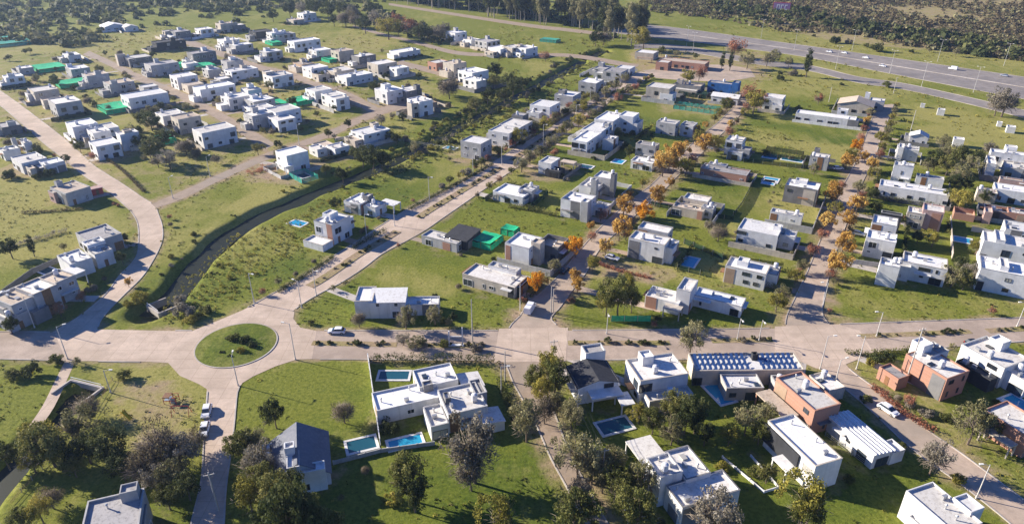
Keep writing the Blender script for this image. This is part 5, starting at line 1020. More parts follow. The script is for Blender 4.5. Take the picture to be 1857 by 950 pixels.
for px in ((858, 318), (779, 364), (910, 300), (716, 410), (665, 430), (1070, 191), (1096, 178), (1044, 224), (985, 262), (574, 537)): lamp(px, 9 if px[1] < 400 else 8, R(-30), 'grey street lamp along the boulevard', 'boulevard street lamps')
for px in ((1245, 84), (1256, 97), (1545, 92), (1515, 126), (1671, 157), (1613, 134), (1765, 168), (1380, 70), (1820, 120), (1700, 112), (1440, 92)): lamp(px, 14, R(-45), 'tall highway lamp on the roadside grass', 'highway lamps', True)
for px, h, lab in (((857, 620), 12, 'tall pale pole in the avenue beside the white gate frame'), ((943, 563), 8, 'slim pole on the lawn corner beside the van'), ((1641, 697), 15, 'very tall pole before the brick corner house'), ((1420, 946), 9, 'power pole on the south street verge'), ((916, 690), 8, 'pole at the sprawling house end of the dirt lane'), ((1651, 238), 10, 'pole by the white gabled house'), ((1503, 185), 8, 'pole beside the tan roofed house'), ((1620, 170), 9, 'pole in the grass below the service road')):
    power_pole(px if px != (1420, 946) else (396, 925), h, R(20), lab, arm=h in (9, 15))
o = power_pole((999, 568), 8, R(20), 'double pale pole at the mouth of the orange-tree street', arm=False); link('pole', MB().tube((.75, .3, 0), (.75, .3, 7), .14, .1, 8).mesh('pole'), 'concretepole', o)
WP = [(1003, 668), (1046, 770), (1092, 872), (1135, 980)]
for i, px in enumerate(WP): power_pole(px, 8, R(15), 'concrete power pole along the dirt lane', 'dirt lane power poles')
for i in range(3): a_, b_ = G(*WP[i]), G(*WP[i + 1]); wires(a_ + Vector((0, 0, 7.6)), b_ + Vector((0, 0, 7.6)), (-.8, 0, .8), 'overhead wires between dirt lane power poles'); bpy.context.scene.collection.objects[-1]['group'] = 'dirt lane wires'
g = empty('entrance_gate', GT('c2', 1420, 645)); 
for x in (-1.6, 1.6): link('post', MB().box(x - .16, -.16, 0, x + .16, .16, 5.2 if x > 0 else 4.2).mesh('post'), 'white', g)
link('crossbar', MB().box(-1.44, -.08, 2.5, 1.44, .08, 2.75).mesh('crossbar'), 'white', g); link('plinth', MB().box(-1.9, -.4, 0, 1.9, .4, .35).mesh('plinth'), 'white', g); tag(g, 'white two-post gate frame with crossbar in the avenue median', 'gate')
# ---------------------------------------------------------------- playground and small things
o = empty('climbing_frame', GT('d1', 1140, 140))
for x in (-1.6, 0, 1.6):
    for y in (-1, 1): link('post', MB().tube((x, y, 0), (x, y, 2.4), .09, .09, 6).mesh('post'), 'red', o)
for y in (-1, 1): link('rail', MB().tube((-1.6, y, 2.3), (1.6, y, 2.3), .07, .07, 6).tube((-1.6, y, 1.2), (1.6, y, 1.2), .06, .06, 6).mesh('rail'), 'red', o)
link('platform', MB().box(-1.5, -.9, 1.25, 0, .9, 1.35).mesh('platform'), 'steelblue', o); link('roof', MB().box(-1.7, -1.1, 2.45, .1, 1.1, 2.6).mesh('roof'), 'wood', o); o.scale = (.8, .8, .7); link('net', MB().box(.2, -.9, .1, 1.5, -.85, 2.1).mesh('net'), 'steelblue', o); tag(o, 'red and blue climbing frame on the bare playground earth', 'climbing frame')
o = empty('slide', GT('d1', 830, 245), R(-25))
b = MB(); b.quad((-.3, -.35, 1.5), (-.3, .35, 1.5), (1.8, .35, .2), (1.8, -.35, .2)); b.quad((-.3, -.35, 1.5), (1.8, -.35, .2), (1.8, -.35, .45), (-.3, -.35, 1.75)); b.quad((-.3, .35, 1.5), (-.3, .35, 1.75), (1.8, .35, .45), (1.8, .35, .2))
link('chute', b.mesh('chute'), 'yellow', o); b = MB()
for y in (-.3, .3): b.tube((-.9, y, 0), (-.3, y, 1.8), .05, .05, 6)
for z in (.4, .8, 1.2): b.tube((-.9 + z / 3, -.3, z), (-.9 + z / 3, .3, z), .04, .04, 6)
link('ladder', b.mesh('ladder'), 'yellow', o); tag(o, 'small yellow slide on the bare playground earth', 'slide')
o = empty('swing', GT('d1', 1205, 225))
b = MB()
for x in (-1.8, 1.8): b.tube((x, -.8, 0), (x, 0, 2.3), .06, .06, 6).tube((x, .8, 0), (x, 0, 2.3), .06, .06, 6)
b.tube((-1.8, 0, 2.3), (1.8, 0, 2.3), .06, .06, 6); link('frame', b.mesh('frame'), 'red', o)
for x in (-.8, .8): link('seat', MB().box(x - .25, -.12, .45, x + .25, .12, .5).tube((x - .2, 0, .5), (x - .2, 0, 2.25), .015, .015, 4).tube((x + .2, 0, .5), (x + .2, 0, 2.25), .015, .015, 4).mesh('seat'), 'black', o)
tag(o, 'red framed swing beside the climbing frame', 'swing')
o = empty('kiosk', GT('b1', 685, 470), R(40)); link('wall', MB().box(-1.8, -1.3, 0, 1.8, 1.3, 2.4).mesh('wall'), 'red', o); link('roof', MB().box(-2.1, -1.6, 2.4, 2.1, 1.6, 2.6).mesh('roof'), 'pink', o); link('door', MB().box(-.5, -1.36, 0, .5, -1.29, 2.0).mesh('door'), 'wood', o); tag(o, 'small red kiosk beside the plain grey house', 'kiosk')
o = empty('billboard', GT('a4', 150, 95), R(-25))
link('panel', MB().box(-7.5, -.3, 1.6, 7.5, .3, 9.4).mesh('panel'), 'billboard', o); link('border', MB().box(-8, -.2, 1.1, 8, .2, 9.9).mesh('border'), 'red', o)
for x in (-5, 5): link('post', MB().tube((x, .6, 0), (x, .6, 9), .4, .4, 8).mesh('post'), 'metal', o)
def ring(x0, x1, gap): 
    b = MB(); b.box(x0, -.36, 3.2, x0 + .8, -.31, 7.8); b.box(x0 + .8, -.36, 7.0, x1, -.31, 7.8); b.box(x0 + .8, -.36, 3.2, x1, -.31, 4.0)
    if not gap: b.box(x1 - .8, -.36, 4.0, x1, -.31, 7.0)
    link('letter', b.mesh('letter'), 'white', o)
ring(-4.6, -1.6, False); ring(-.8, 1.9, True); ring(2.6, 5.2, True)
tag(o, 'purple billboard with white lettering in the scrub beyond the highway', 'billboard')
# brushwood heap
cs = [(random.gauss(0, 3.2), random.gauss(0, 1.6), abs(random.gauss(0, .5))) for _ in range(40)]; q = GT('b2', 40, 310); m = leaves(cs, [.7] * 40, 60, .16, 'brushwood_heap', 'leaf_rust'); tag(link('brushwood_heap', m, loc=(q.x, q.y, 0), rz=R(60)), 'heap of dry reddish brushwood beside the cross street', 'brush heap')
cs = [(random.gauss(0, 4), random.gauss(0, 1.6), abs(random.gauss(0, .4))) for _ in range(36)]; q = GT('a3', 1330, 750); m = leaves(cs, [.6] * 36, 50, .2, 'rubble_heap', 'leaf_grey'); tag(link('rubble_heap', m, loc=(q.x, q.y, 0), rz=R(-29)), 'rubble and debris heap inside the teal netted yard', 'rubble')

# ---------------------------------------------------------------- trees: (tile, kind, x, y, radius)
KN = {'green': ('broadleaf_tree', 'leafy green tree'), 'dark': ('evergreen_tree', 'dark evergreen tree'), 'olive': ('olive_green_tree', 'dusty olive-green tree'), 'grey': ('grey_leaved_tree', 'grey-leaved tree'), 'yellow': ('yellowing_tree', 'yellow-green turning tree'), 'bare': ('bare_tree', 'nearly bare brown tree'), 'orange': ('autumn_tree', 'orange autumn tree'), 'gold': ('golden_tree', 'bright golden-orange round tree'), 'rust': ('rust_tree', 'rust-brown thin tree'),
      'shrub': ('shrub', 'green shrub'), 'shrubdark': ('shrub', 'dark green shrub'), 'shrubgrey': ('shrub', 'grey shrub'), 'shrubyellow': ('shrub', 'yellow-green shrub'), 'cypress': ('cypress_tree', 'tall narrow cypress'), 'eucalypt': ('eucalyptus_tree', 'tall olive eucalyptus'), 'eucalyptdark': ('eucalyptus_tree', 'tall dark eucalyptus')}
def trees(where, group, L):
    near = L[0][0][0] in 'cd'
    for q in L:
        t, kd, x, y, r = q[:5]; nm, ds = KN[kd]; r *= ((.88 if q[0] == 'd1' else 1.0) if near else 1.18) * (1.38 if kd in ('orange', 'yellow', 'gold') and not near else 1); sz = ('large ' if r > 4.3 else 'small ' if r < 2.7 else '') if 'shrub' not in kd else ('large ' if r > 2.2 else 'low ' if r < 1.5 else '')
        plant_at(t, kd, x, y, r, nm, '%s%s %s' % (sz, ds, where), 'tree' if 'shrub' not in kd else 'shrub', group, q[5] if len(q) > 5 else ((1.12 if q[0] == 'd1' else 1.3) if near and 'shrub' not in kd else 1.0))
trees('between the ditch and the south street', 'trees by the playground', [('d1', 'green', 300, 400, 5.6), ('d1', 'olive', 480, 290, 5), ('d1', 'yellow', 190, 360, 4.4), ('d1', 'yellow', 200, 520, 3), ('d1', 'dark', 690, 420, 5), ('d1', 'dark', 560, 430, 4), ('d1', 'bare', 1040, 400, 5.5), ('d1', 'bare', 930, 520, 4.5), ('d1', 'grey', 1180, 460, 4.6), ('d1', 'olive', 1120, 590, 4.2), ('d1', 'green', 1100, 760, 3), ('d1', 'dark', 1230, 680, 3.6), ('d1', 'bare', 560, 150, 3.6), ('d1', 'yellow', 250, 850, 3), ('d1', 'green', 120, 900, 3), ('d1', 'bare', 320, 760, 2.8), ('d1', 'dark', 20, 480, 3.5), ('d1', 'grey', 1010, 620, 3.4), ('d1', 'dark', 800, 560, 3.6), ('d1', 'bare', 1270, 380, 3.4), ('d1', 'yellow', 400, 470, 3.2), ('d1', 'green', 480, 560, 2.6)])
trees('between the south street and the pitched-roof house', 'trees beside the south street', [('d1', 'green', 1600, 410, 4.2), ('d1', 'grey', 1690, 540, 4.6), ('d1', 'yellow', 1640, 730, 4.2), ('d2', 'olive', 20, 400, 3), ('d2', 'green', 160, 740, 4.2), ('d2', 'green', 60, 640, 3.4), ('d2', 'bare', 60, 540, 3), ('d2', 'green', 350, 890, 4), ('d2', 'dark', 250, 690, 3.2), ('d2', 'dark', 300, 860, 4.4, 2.0), ('d2', 'dark', 180, 860, 5, 1.7), ('d2', 'dark', 470, 960, 4, 1.9)])
trees('on the lawns around the two pools', 'trees on the lower lawns', [('d2', 'dark', 130, 200, 3), ('d2', 'bare', 590, 175, 2.8), ('d2', 'green', 1030, 620, 4.2), ('d2', 'dark', 1060, 740, 3.2), ('d2', 'grey', 1460, 430, 6), ('d2', 'grey', 1440, 590, 3.4), ('d2', 'yellow', 1650, 880, 3.8), ('d2', 'shrubdark', 930, 310, 1.8), ('d2', 'shrubyellow', 930, 780, 1.8)])
trees('along the dirt lane', 'trees along the dirt lane', [('d3', 'olive', 130, 250, 4), ('d3', 'olive', 430, 210, 3.2), ('d3', 'olive', 480, 440, 4.8), ('d3', 'olive', 570, 530, 3.8), ('d3', 'green', 440, 840, 4.4), ('d3', 'olive', 880, 640, 3.4), ('d3', 'green', 880, 850, 4.4), ('d3', 'yellow', 230, 60, 3), ('d3', 'olive', 700, 500, 3), ('d3', 'green', 720, 680, 3), ('c3', 'yellow', 300, 770, 3.8), ('c3', 'green', 330, 870, 3.8), ('c3', 'green', 200, 880, 3), ('d3', 'green', 780, 730, 3.2), ('d3', 'olive', 640, 640, 2.6), ('d3', 'olive', 330, 130, 2.8), ('d3', 'grey', 500, 700, 2.4), ('d3', 'bare', 250, 170, 3)])
trees('in the gardens below the solar panel house', 'garden trees', [('d3', 'yellow', 880, 190, 2.4), ('d3', 'green', 970, 260, 2.5), ('d3', 'green', 1100, 150, 3.2), ('d3', 'olive', 1100, 310, 3), ('d3', 'dark', 1260, 210, 3.6), ('d3', 'dark', 1190, 240, 3), ('d3', 'olive', 1600, 230, 3.4), ('d3', 'yellow', 1480, 340, 2.4), ('d3', 'grey', 1380, 850, 5), ('d3', 'dark', 1320, 330, 2.6), ('d3', 'green', 1680, 330, 2.4), ('d3', 'shrubyellow', 1420, 560, 1.6), ('d3', 'shrub', 1620, 600, 1.5)])
trees('by the east street', 'trees by the east street', [('d4', 'olive', 1450, 240, 4.6), ('d4', 'grey', 1180, 480, 3.6), ('d4', 'yellow', 360, 780, 4.6), ('d4', 'green', 300, 850, 3.4), ('d4', 'shrub', 700, 120, 1.6), ('d4', 'olive', 50, 210, 2.6), ('d4', 'shrubgrey', 1110, 210, 1.8), ('d4', 'shrub', 1240, 250, 1.6), ('d4', 'dark', 1540, 300, 2.4), ('d4', 'shrubyellow', 1300, 640, 1.6), ('d4', 'shrub', 600, 650, 1.3), ('d4', 'green', 60, 600, 2), ('c4', 'shrubdark', 830, 740, 2.2), ('c4', 'shrubdark', 900, 720, 2), ('c4', 'shrubyellow', 780, 760, 1.5), ('d4', 'shrubgrey', 1000, 150, 1.5), ('d4', 'rust', 1010, 120, 1.6)])
trees('before the fin wall house', 'trees by the avenue', [('c3', 'green', 790, 290, 4.6), ('c3', 'yellow', 700, 320, 3.4), ('c3', 'yellow', 860, 210, 3), ('c3', 'green', 880, 310, 3), ('c3', 'olive', 700, 200, 1.6)])
trees('standing in the avenue', 'avenue trees', [('c3', 'olive', 1300, 560, 4.2), ('c2', 'olive', 1150, 610, 3.2, .7), ('c2', 'grey', 1050, 600, 2.2, .7), ('c2', 'shrub', 1330, 630, 1.6), ('c2', 'shrubgrey', 1560, 660, 1.8), ('c3', 'shrubdark', 860, 620, 1.0), ('c3', 'shrubdark', 940, 618, 1.0)])
trees('in front of the lone modern house', 'trees by the modern house', [('c2', 'bare', 735, 440, 2.2), ('c2', 'olive', 1060, 430, 2.8), ('c2', 'olive', 1270, 420, 2.4), ('c2', 'shrub', 1330, 470, 1.4), ('c2', 'shrubdark', 1400, 440, 1.5), ('c2', 'shrub', 400, 480, 1.2)])
trees('at the orange-tree street corner', 'corner trees', [('c3', 'gold', 205, 205, 2.3), ('c3', 'orange', 470, 165, 2.2)])
trees('by the roundabout', 'roundabout planting', [('c1', 'orange', 893, 190, 1.3), ('c1', 'shrubyellow', 980, 320, 2.8), ('c1', 'shrubyellow', 890, 350, 1.6), ('c1', 'shrubgrey', 1290, 390, 3.2), ('c1', 'shrubgrey', 1260, 330, 2.4), ('c1', 'shrub', 1450, 390, 2), ('c1', 'rust', 560, 290, 1.6), ('c1', 'rust', 410, 380, 1.8), ('c1', 'shrub', 860, 850, 2), ('c1', 'shrub', 390, 745, 2), ('c1', 'shrubdark', 210, 820, 2.6), ('c1', 'shrub', 90, 840, 2.2), ('c1', 'dark', 850, 20, 1.8), ('c1', 'shrub', 1630, 590, 1.9), ('c1', 'shrubdark', 1720, 600, 1.8), ('c1', 'shrubdark', 1600, 590, 1), ('c1', 'shrubyellow', 1700, 680, 1.3), ('c1', 'shrubdark', 1560, 690, .8), ('c1', 'shrubdark', 1610, 715, .8), ('c1', 'shrubdark', 1770, 640, 1.4), ('c1', 'shrub', 1380, 440, 1.6), ('c1', 'shrubgrey', 640, 240, 1.8), ('c1', 'dark', 60, 490, 2.2), ('c1', 'shrubyellow', 1330, 460, 1.8)])
trees('on the west fields', 'west field trees', [('b1', 'cypress', 215, 830, 1.3), ('b1', 'dark', 60, 840, 3), ('b1', 'dark', 870, 770, 1.6), ('b1', 'dark', 1040, 150, 4.6), ('b1', 'dark', 1130, 80, 4.2), ('b1', 'bare', 1290, 110, 4.2), ('b1', 'grey', 1180, 220, 3.6), ('b1', 'grey', 1100, 230, 2.6), ('b1', 'shrubdark', 350, 320, 2.4), ('b1', 'shrubdark', 60, 330, 3), ('b1', 'shrubyellow', 520, 100, 2), ('b1', 'shrub', 560, 130, 1.8), ('b1', 'rust', 650, 200, 1.6), ('b1', 'dark', 960, 90, 3.2), ('b1', 'shrub', 250, 350, 1.6), ('a1', 'dark', 1050, 830, 4.6), ('a1', 'green', 1000, 820, 3.4), ('a1', 'dark', 380, 570, 3)])
trees('along the channel', 'channel trees', [('b2', 'dark', 830, 195, 5), ('b2', 'dark', 760, 200, 3.6), ('b2', 'dark', 900, 220, 3.4), ('b2', 'green', 700, 180, 2.4), ('b2', 'dark', 570, 525, 2.2), ('b2', 'dark', 1000, 80, 2.4), ('b2', 'dark', 960, 60, 2.2), ('b2', 'green', 500, 290, 2.2), ('b2', 'dark', 620, 320, 3), ('b2', 'olive', 1130, 140, 2.2), ('a2', 'bare', 1370, 590, 6), ('a2', 'dark', 1330, 600, 4), ('a2', 'green', 1560, 720, 3.6), ('a2', 'dark', 1700, 480, 5), ('a2', 'dark', 1800, 560, 5), ('a2', 'green', 1680, 560, 4), ('a2', 'green', 1760, 650, 4), ('a2', 'dark', 1640, 660, 4), ('a3', 'dark', 40, 600, 4.6), ('a3', 'dark', 110, 570, 3.6), ('a2', 'dark', 840, 600, 3.4), ('b2', 'shrubdark', 1400, 100, 2)])
trees('in the belt beyond the meadow', 'meadow tree belt', [('a2', 'dark', 420, 45, 7), ('a2', 'dark', 520, 70, 7), ('a2', 'bare', 640, 110, 7), ('a2', 'dark', 780, 160, 6.5), ('a2', 'grey', 850, 120, 6), ('a2', 'yellow', 940, 165, 6.5), ('a2', 'dark', 1010, 190, 5.5), ('a2', 'rust', 1080, 165, 7), ('a2', 'dark', 1160, 220, 6), ('a2', 'grey', 1290, 210, 6), ('a2', 'grey', 1340, 190, 5), ('a2', 'dark', 830, 50, 6), ('a2', 'bare', 710, 130, 6), ('a2', 'bare', 900, 150, 5.5), ('a2', 'dark', 1220, 230, 5), ('a2', 'dark', 600, 60, 6), ('a2', 'grey', 690, 70, 6), ('a2', 'dark', 560, 130, 5), ('a2', 'rust', 990, 140, 5.5), ('a2', 'grey', 330, 50, 6), ('a2', 'dark', 250, 60, 6), ('a2', 'dark', 130, 100, 5)])
trees('around the shops by the highway', 'trees by the shops', [('a3', 'yellow', 960, 245, 6), ('a3', 'rust', 1600, 315, 6.5), ('a3', 'bare', 680, 240, 6), ('a3', 'cypress', 1510, 420, 2.2), ('a3', 'cypress', 1570, 425, 2.2), ('a3', 'rust', 1700, 640, 5), ('a3', 'yellow', 1740, 700, 4), ('a3', 'green', 1550, 730, 3.6), ('a3', 'olive', 1690, 410, 5), ('a3', 'rust', 270, 385, 3.4), ('a3', 'dark', 620, 260, 5), ('a4', 'olive', 60, 400, 4.6), ('a4', 'olive', 110, 380, 4), ('a4', 'cypress', 345, 440, 3), ('a4', 'olive', 210, 430, 3), ('a4', 'shrubdark', 540, 280, 4.4), ('a4', 'shrub', 830, 335, 5), ('a4', 'grey', 1740, 690, 7), ('a4', 'grey', 1680, 720, 5), ('a4', 'shrubdark', 150, 545, 2.4), ('a3', 'rust', 1350, 510, 4), ('a3', 'yellow', 1270, 520, 3.4), ('a4', 'rust', 420, 690, 2.6), ('a4', 'shrubdark', 580, 590, 1.4), ('a4', 'rust', 20, 690, 4)])
trees('along the boulevard verge', 'boulevard verge trees', [('b3', 'olive', 100, 250, 3), ('b3', 'olive', 160, 205, 3), ('b3', 'olive', 230, 165, 3), ('b3', 'olive', 300, 105, 3), ('b3', 'yellow', 60, 60, 2.6), ('a3', 'olive', 830, 545, 3), ('a3', 'olive', 760, 590, 3), ('a3', 'olive', 690, 640, 3), ('a3', 'olive', 620, 690, 2.8), ('a3', 'yellow', 540, 730, 2.8), ('a3', 'olive', 470, 765, 2.8), ('a3', 'olive', 330, 820, 2.8), ('a3', 'yellow', 260, 850, 2.8), ('a3', 'olive', 190, 890, 2.8), ('a3', 'rust', 900, 600, 2.6), ('a3', 'rust', 780, 680, 2.6), ('a3', 'olive', 600, 790, 2.6), ('a3', 'olive', 420, 880, 2.6), ('a3', 'yellow', 500, 840, 2.4), ('b3', 'green', 20, 100, 2), ('b3', 'rust', 330, 170, 2), ('b3', 'dark', 860, 170, 2.4), ('b3', 'green', 780, 40, 2.2)])
trees('along the orange-tree street', 'orange street trees', [('b3', 'orange', 1100, 250, 3), ('b3', 'orange', 1140, 205, 3.2), ('b3', 'orange', 1200, 160, 3), ('b3', 'orange', 1170, 240, 2.4), ('b3', 'yellow', 1260, 265, 2.8), ('b3', 'orange', 1385, 120, 2.6), ('b3', 'yellow', 1460, 95, 2.6), ('b3', 'orange', 1040, 480, 2.2), ('b3', 'gold', 960, 578, 2.1), ('b3', 'orange', 820, 530, 2.6), ('b3', 'orange', 790, 700, 2.6), ('b3', 'rust', 840, 750, 1.8), ('b3', 'orange', 690, 830, 1.8), ('b3', 'gold', 480, 835, 1.9), ('b3', 'rust', 590, 760, 1.6), ('b3', 'bare', 1490, 720, 3), ('b3', 'grey', 1420, 690, 2), ('b3', 'rust', 1560, 30, 2.4), ('b3', 'yellow', 1330, 70, 2.4), ('b3', 'shrubdark', 830, 140, 2.4), ('b3', 'shrub', 380, 340, 1.4)])
trees('along the yellow-tree street', 'yellow street trees', [('b4', 'orange', 620, 235, 2.2), ('b4', 'gold', 690, 130, 1.8), ('b4', 'yellow', 650, 180, 2), ('b4', 'orange', 525, 465, 2.5), ('b4', 'orange', 470, 635, 2.2), ('b4', 'rust', 370, 855, 2), ('b4', 'rust', 440, 740, 2), ('b4', 'orange', 790, 250, 1.8), ('b4', 'yellow', 860, 70, 2), ('b4', 'olive', 700, 410, 2.6), ('b4', 'orange', 700, 520, 2.4), ('b4', 'orange', 640, 635, 2.1), ('b4', 'orange', 600, 800, 2.5), ('b4', 'dark', 790, 460, 2.4), ('b4', 'dark', 830, 380, 2), ('c4', 'orange', 540, 55, 2.4), ('c4', 'rust', 500, 130, 1.6), ('c4', 'olive', 300, 75, 2), ('c4', 'olive', 180, 270, 2.6), ('c4', 'yellow', 130, 330, 1.8), ('b4', 'rust', 590, 400, 1.8), ('b4', 'yellow', 560, 560, 1.8), ('b4', 'olive', 390, 290, 2.2), ('b4', 'orange', 745, 200, 1.6), ('b4', 'rust', 720, 470, 1.6)])
trees('in the wooded plot behind the long white house', 'wooded plot', [('b4', 'dark', 1250, 220, 4), ('b4', 'olive', 1330, 160, 4), ('b4', 'green', 1420, 200, 4.4), ('b4', 'olive', 1480, 250, 3.6), ('b4', 'olive', 1200, 250, 3), ('b4', 'green', 1330, 260, 3.6), ('b4', 'olive', 1420, 330, 3.8), ('b4', 'dark', 1460, 390, 3), ('b4', 'dark', 1380, 380, 2.8), ('b4', 'yellow', 1420, 490, 3), ('b4', 'green', 1360, 480, 2.6), ('b4', 'dark', 1540, 200, 3), ('b4', 'grey', 1620, 150, 3), ('b4', 'olive', 1300, 100, 3), ('b4', 'yellow', 1230, 770, 2), ('b4', 'dark', 1120, 770, 2), ('b4', 'yellow', 1540, 820, 2), ('c4', 'olive', 1370, 140, 3.2), ('c4', 'green', 1450, 170, 2.8), ('c4', 'grey', 1500, 110, 2.6), ('c4', 'dark', 1420, 60, 2.6), ('b4', 'dark', 1590, 480, 2.4), ('b4', 'rust', 1640, 480, 2), ('b4', 'dark', 830, 560, 2.2), ('b4', 'dark', 1000, 640, 2)])
# street saplings and median plants
rs = random.Random(3)
for k, off, n_ in (('boulevard', 1.6, 46), ('autumn_street', 1.8, 18), ('planted_street', 1.8, 20), ('avenue', 1.5, 10), ('west_street', 2.0, 10), ('east_street', 1.6, 10)):
    r = ROADS[k]
    for i in range(n_):
        sd = rs.choice(('L', 'R')); S = r[sd]; j = rs.randrange(3, len(S) - 3); d = (S[j + 1] - S[j - 1]).normalized(); nn = Vector((-d.y, d.x, 0)) * (1 if sd == 'L' else -1) * off * rs.uniform(.7, 1.5); p = S[j] + nn
        if inroad(p.x, p.y): continue
        plant('sapling', rs.choice(['rust', 'olive', 'bare', 'rust']), (p.x, p.y, 0), rs.uniform(.7, 1.3), 'thin young street tree on the verge of the %s' % {'boulevard': 'boulevard', 'autumn_street': 'orange-tree street', 'planted_street': 'yellow-tree street', 'avenue': 'avenue', 'west_street': 'west street', 'east_street': 'east street'}[k], 'sapling', 'street saplings')
for i, s in enumerate(MED):
    for p, q in zip(s[:-1], s[1:]):
        for _ in range(2):
            if rs.random() < (.55 if i < 4 else .6): v = p.lerp(q, rs.random()); plant('median_plant', rs.choice(['shrubdark', 'shrubgrey', 'shrub'] if i < 4 else ['shrubdark', 'shrubdark', 'shrubgrey']), (v.x + rs.uniform(-.8, .8), v.y + rs.uniform(-.6, .6), .06), rs.uniform(.35, .8) * (1.0 if i < 4 else rs.choice((.6, 1, 1.5))), 'low clump of plants in the %s median' % ('boulevard' if i < 4 else 'avenue'), 'plant', 'median planting')
for i in range(150):
    j = int(len(CANAL) * (rs.uniform(.30, .97) if i > 34 else rs.uniform(.03, .32))); d = (CANAL[min(j + 1, len(CANAL) - 1)] - CANAL[j - 1]).normalized(); nn = Vector((-d.y, d.x, 0)); of = rs.choice((-1, 1)) * rs.uniform(4.2, 8.5)
    if of > 0: of *= 1.25
    p = CANAL[j] + nn * of; z = 0 if abs(of) > 6.2 else -2.6 * ((6.2 - abs(of)) / 4.2) ** 2 * (3 - 2 * (6.2 - abs(of)) / 4.2)
    if inroad(p.x, p.y): continue
    kd = rs.choice(['shrub', 'shrubdark', 'shrub', 'shrubgrey', 'shrubyellow']); r_ = rs.uniform(.8, 2.4) if i > 34 else rs.uniform(.4, 1.2); f = j / len(CANAL)
    plant('shrub', kd, (p.x, p.y, z), r_, '%s%s on the channel bank, %s, %s' % ('large ' if r_ > 1.9 else 'low ' if r_ < 1.3 else '', KN[kd][1], 'boulevard side' if of < 0 else 'village side', 'roundabout end' if f < .5 else 'middle stretch' if f < .75 else 'highway end'), 'shrub', 'channel bank shrubs')
AUT = [o for o in bpy.data.objects if o.get('group') in ('orange street trees', 'yellow street trees')]
for k, nm in (('autumn_street', 'orange-tree street'), ('planted_street', 'yellow-tree street')):
    for S, sg in ((ROADS[k]['L'], 1), (ROADS[k]['R'], -1)):
        run = 0
        for j in range(8, len(S) - 3):
            run += (S[j] - S[j - 1]).length
            if run < (9 if k[0] == 'a' else 12) or S[j].y < 165: continue
            run = rs.uniform(-4, 3); d = (S[j + 1] - S[j - 1]).normalized(); p = S[j] + Vector((-d.y, d.x, 0)) * sg * 1.7
            if inroad(p.x, p.y) or any((Vector((o.location.x, o.location.y, 0)) - p).length < 6.5 for o in AUT): continue
            kd = rs.choice(['orange', 'rust', 'yellow', 'olive', 'orange'] if k == 'autumn_street' else ['orange', 'yellow', 'rust', 'olive']); AUT.append(plant(KN[kd][0], kd, (p.x, p.y, 0), rs.uniform(1.7, 2.9), KN[kd][1] + ' along the ' + nm, 'tree', nm.replace('-tree', '') + ' trees'))
for S, sg, sp in ((ROADS['boulevard']['L'], 1, 5.5), (ROADS['boulevard']['R'], -1, 8)):
    run = 0
    for j in range(4, len(S) - 3):
        run += (S[j] - S[j - 1]).length
        if run < sp or S[j].y < 240: continue
        run = rs.uniform(-2, 2); d = (S[j + 1] - S[j - 1]).normalized(); p = S[j] + Vector((-d.y, d.x, 0)) * sg * rs.uniform(1.4, 2.6)
        if inroad(p.x, p.y): continue
        kd = rs.choice(['olive', 'olive', 'yellow', 'green', 'shrubgrey', 'rust']); plant(KN[kd][0], kd, (p.x, p.y, 0), rs.uniform(1.5, 3.0), KN[kd][1] + ' along the boulevard verge', 'tree' if 'shrub' not in kd else 'shrub', 'boulevard verge trees')
for x in range(1200, 1860, 34):          # roadside bushes by the highway
    for lo, sgn in ((0.055, 0), (0.07, 14)):
        yy = 64 + (x - 1200) * .135 + rs.uniform(-10, 4) if sgn == 0 else 104 + (x - 1200) * .145 + rs.uniform(-6, 3); p = G(x + rs.uniform(-12, 12), yy - (30 if sgn == 0 else 0))
        if rs.random() < .5 or inroad(p.x, p.y): continue
        kd = rs.choice(['shrubdark', 'shrub', 'olive', 'shrubgrey', 'green']); plant('roadside_bush', kd, (p.x, p.y, 0), rs.uniform(1.6, 3.6), KN[kd][1] + ' on the highway verge', 'shrub', 'highway verge bushes')
for i in range(190):                       # dark trees among the older blocks
    p = G(rs.uniform(10, 760), rs.uniform(95, 300)); 
    if p.y < 260 or inroad(p.x, p.y) or dist_line(np.array([p.x]), np.array([p.y]), CANAL)[0] < 6: continue
    if any((h_['pos'] - p).length < 9.5 for h_ in HOUSES): continue
    kd = rs.choice(['dark', 'olive', 'grey', 'bare', 'green', 'shrubdark']); plant(KN[kd][0], kd, (p.x, p.y, 0), rs.uniform(1.4, 3.0), KN[kd][1] + ' in the yards of the older blocks', 'tree' if 'shrub' not in kd else 'shrub', 'older block trees')
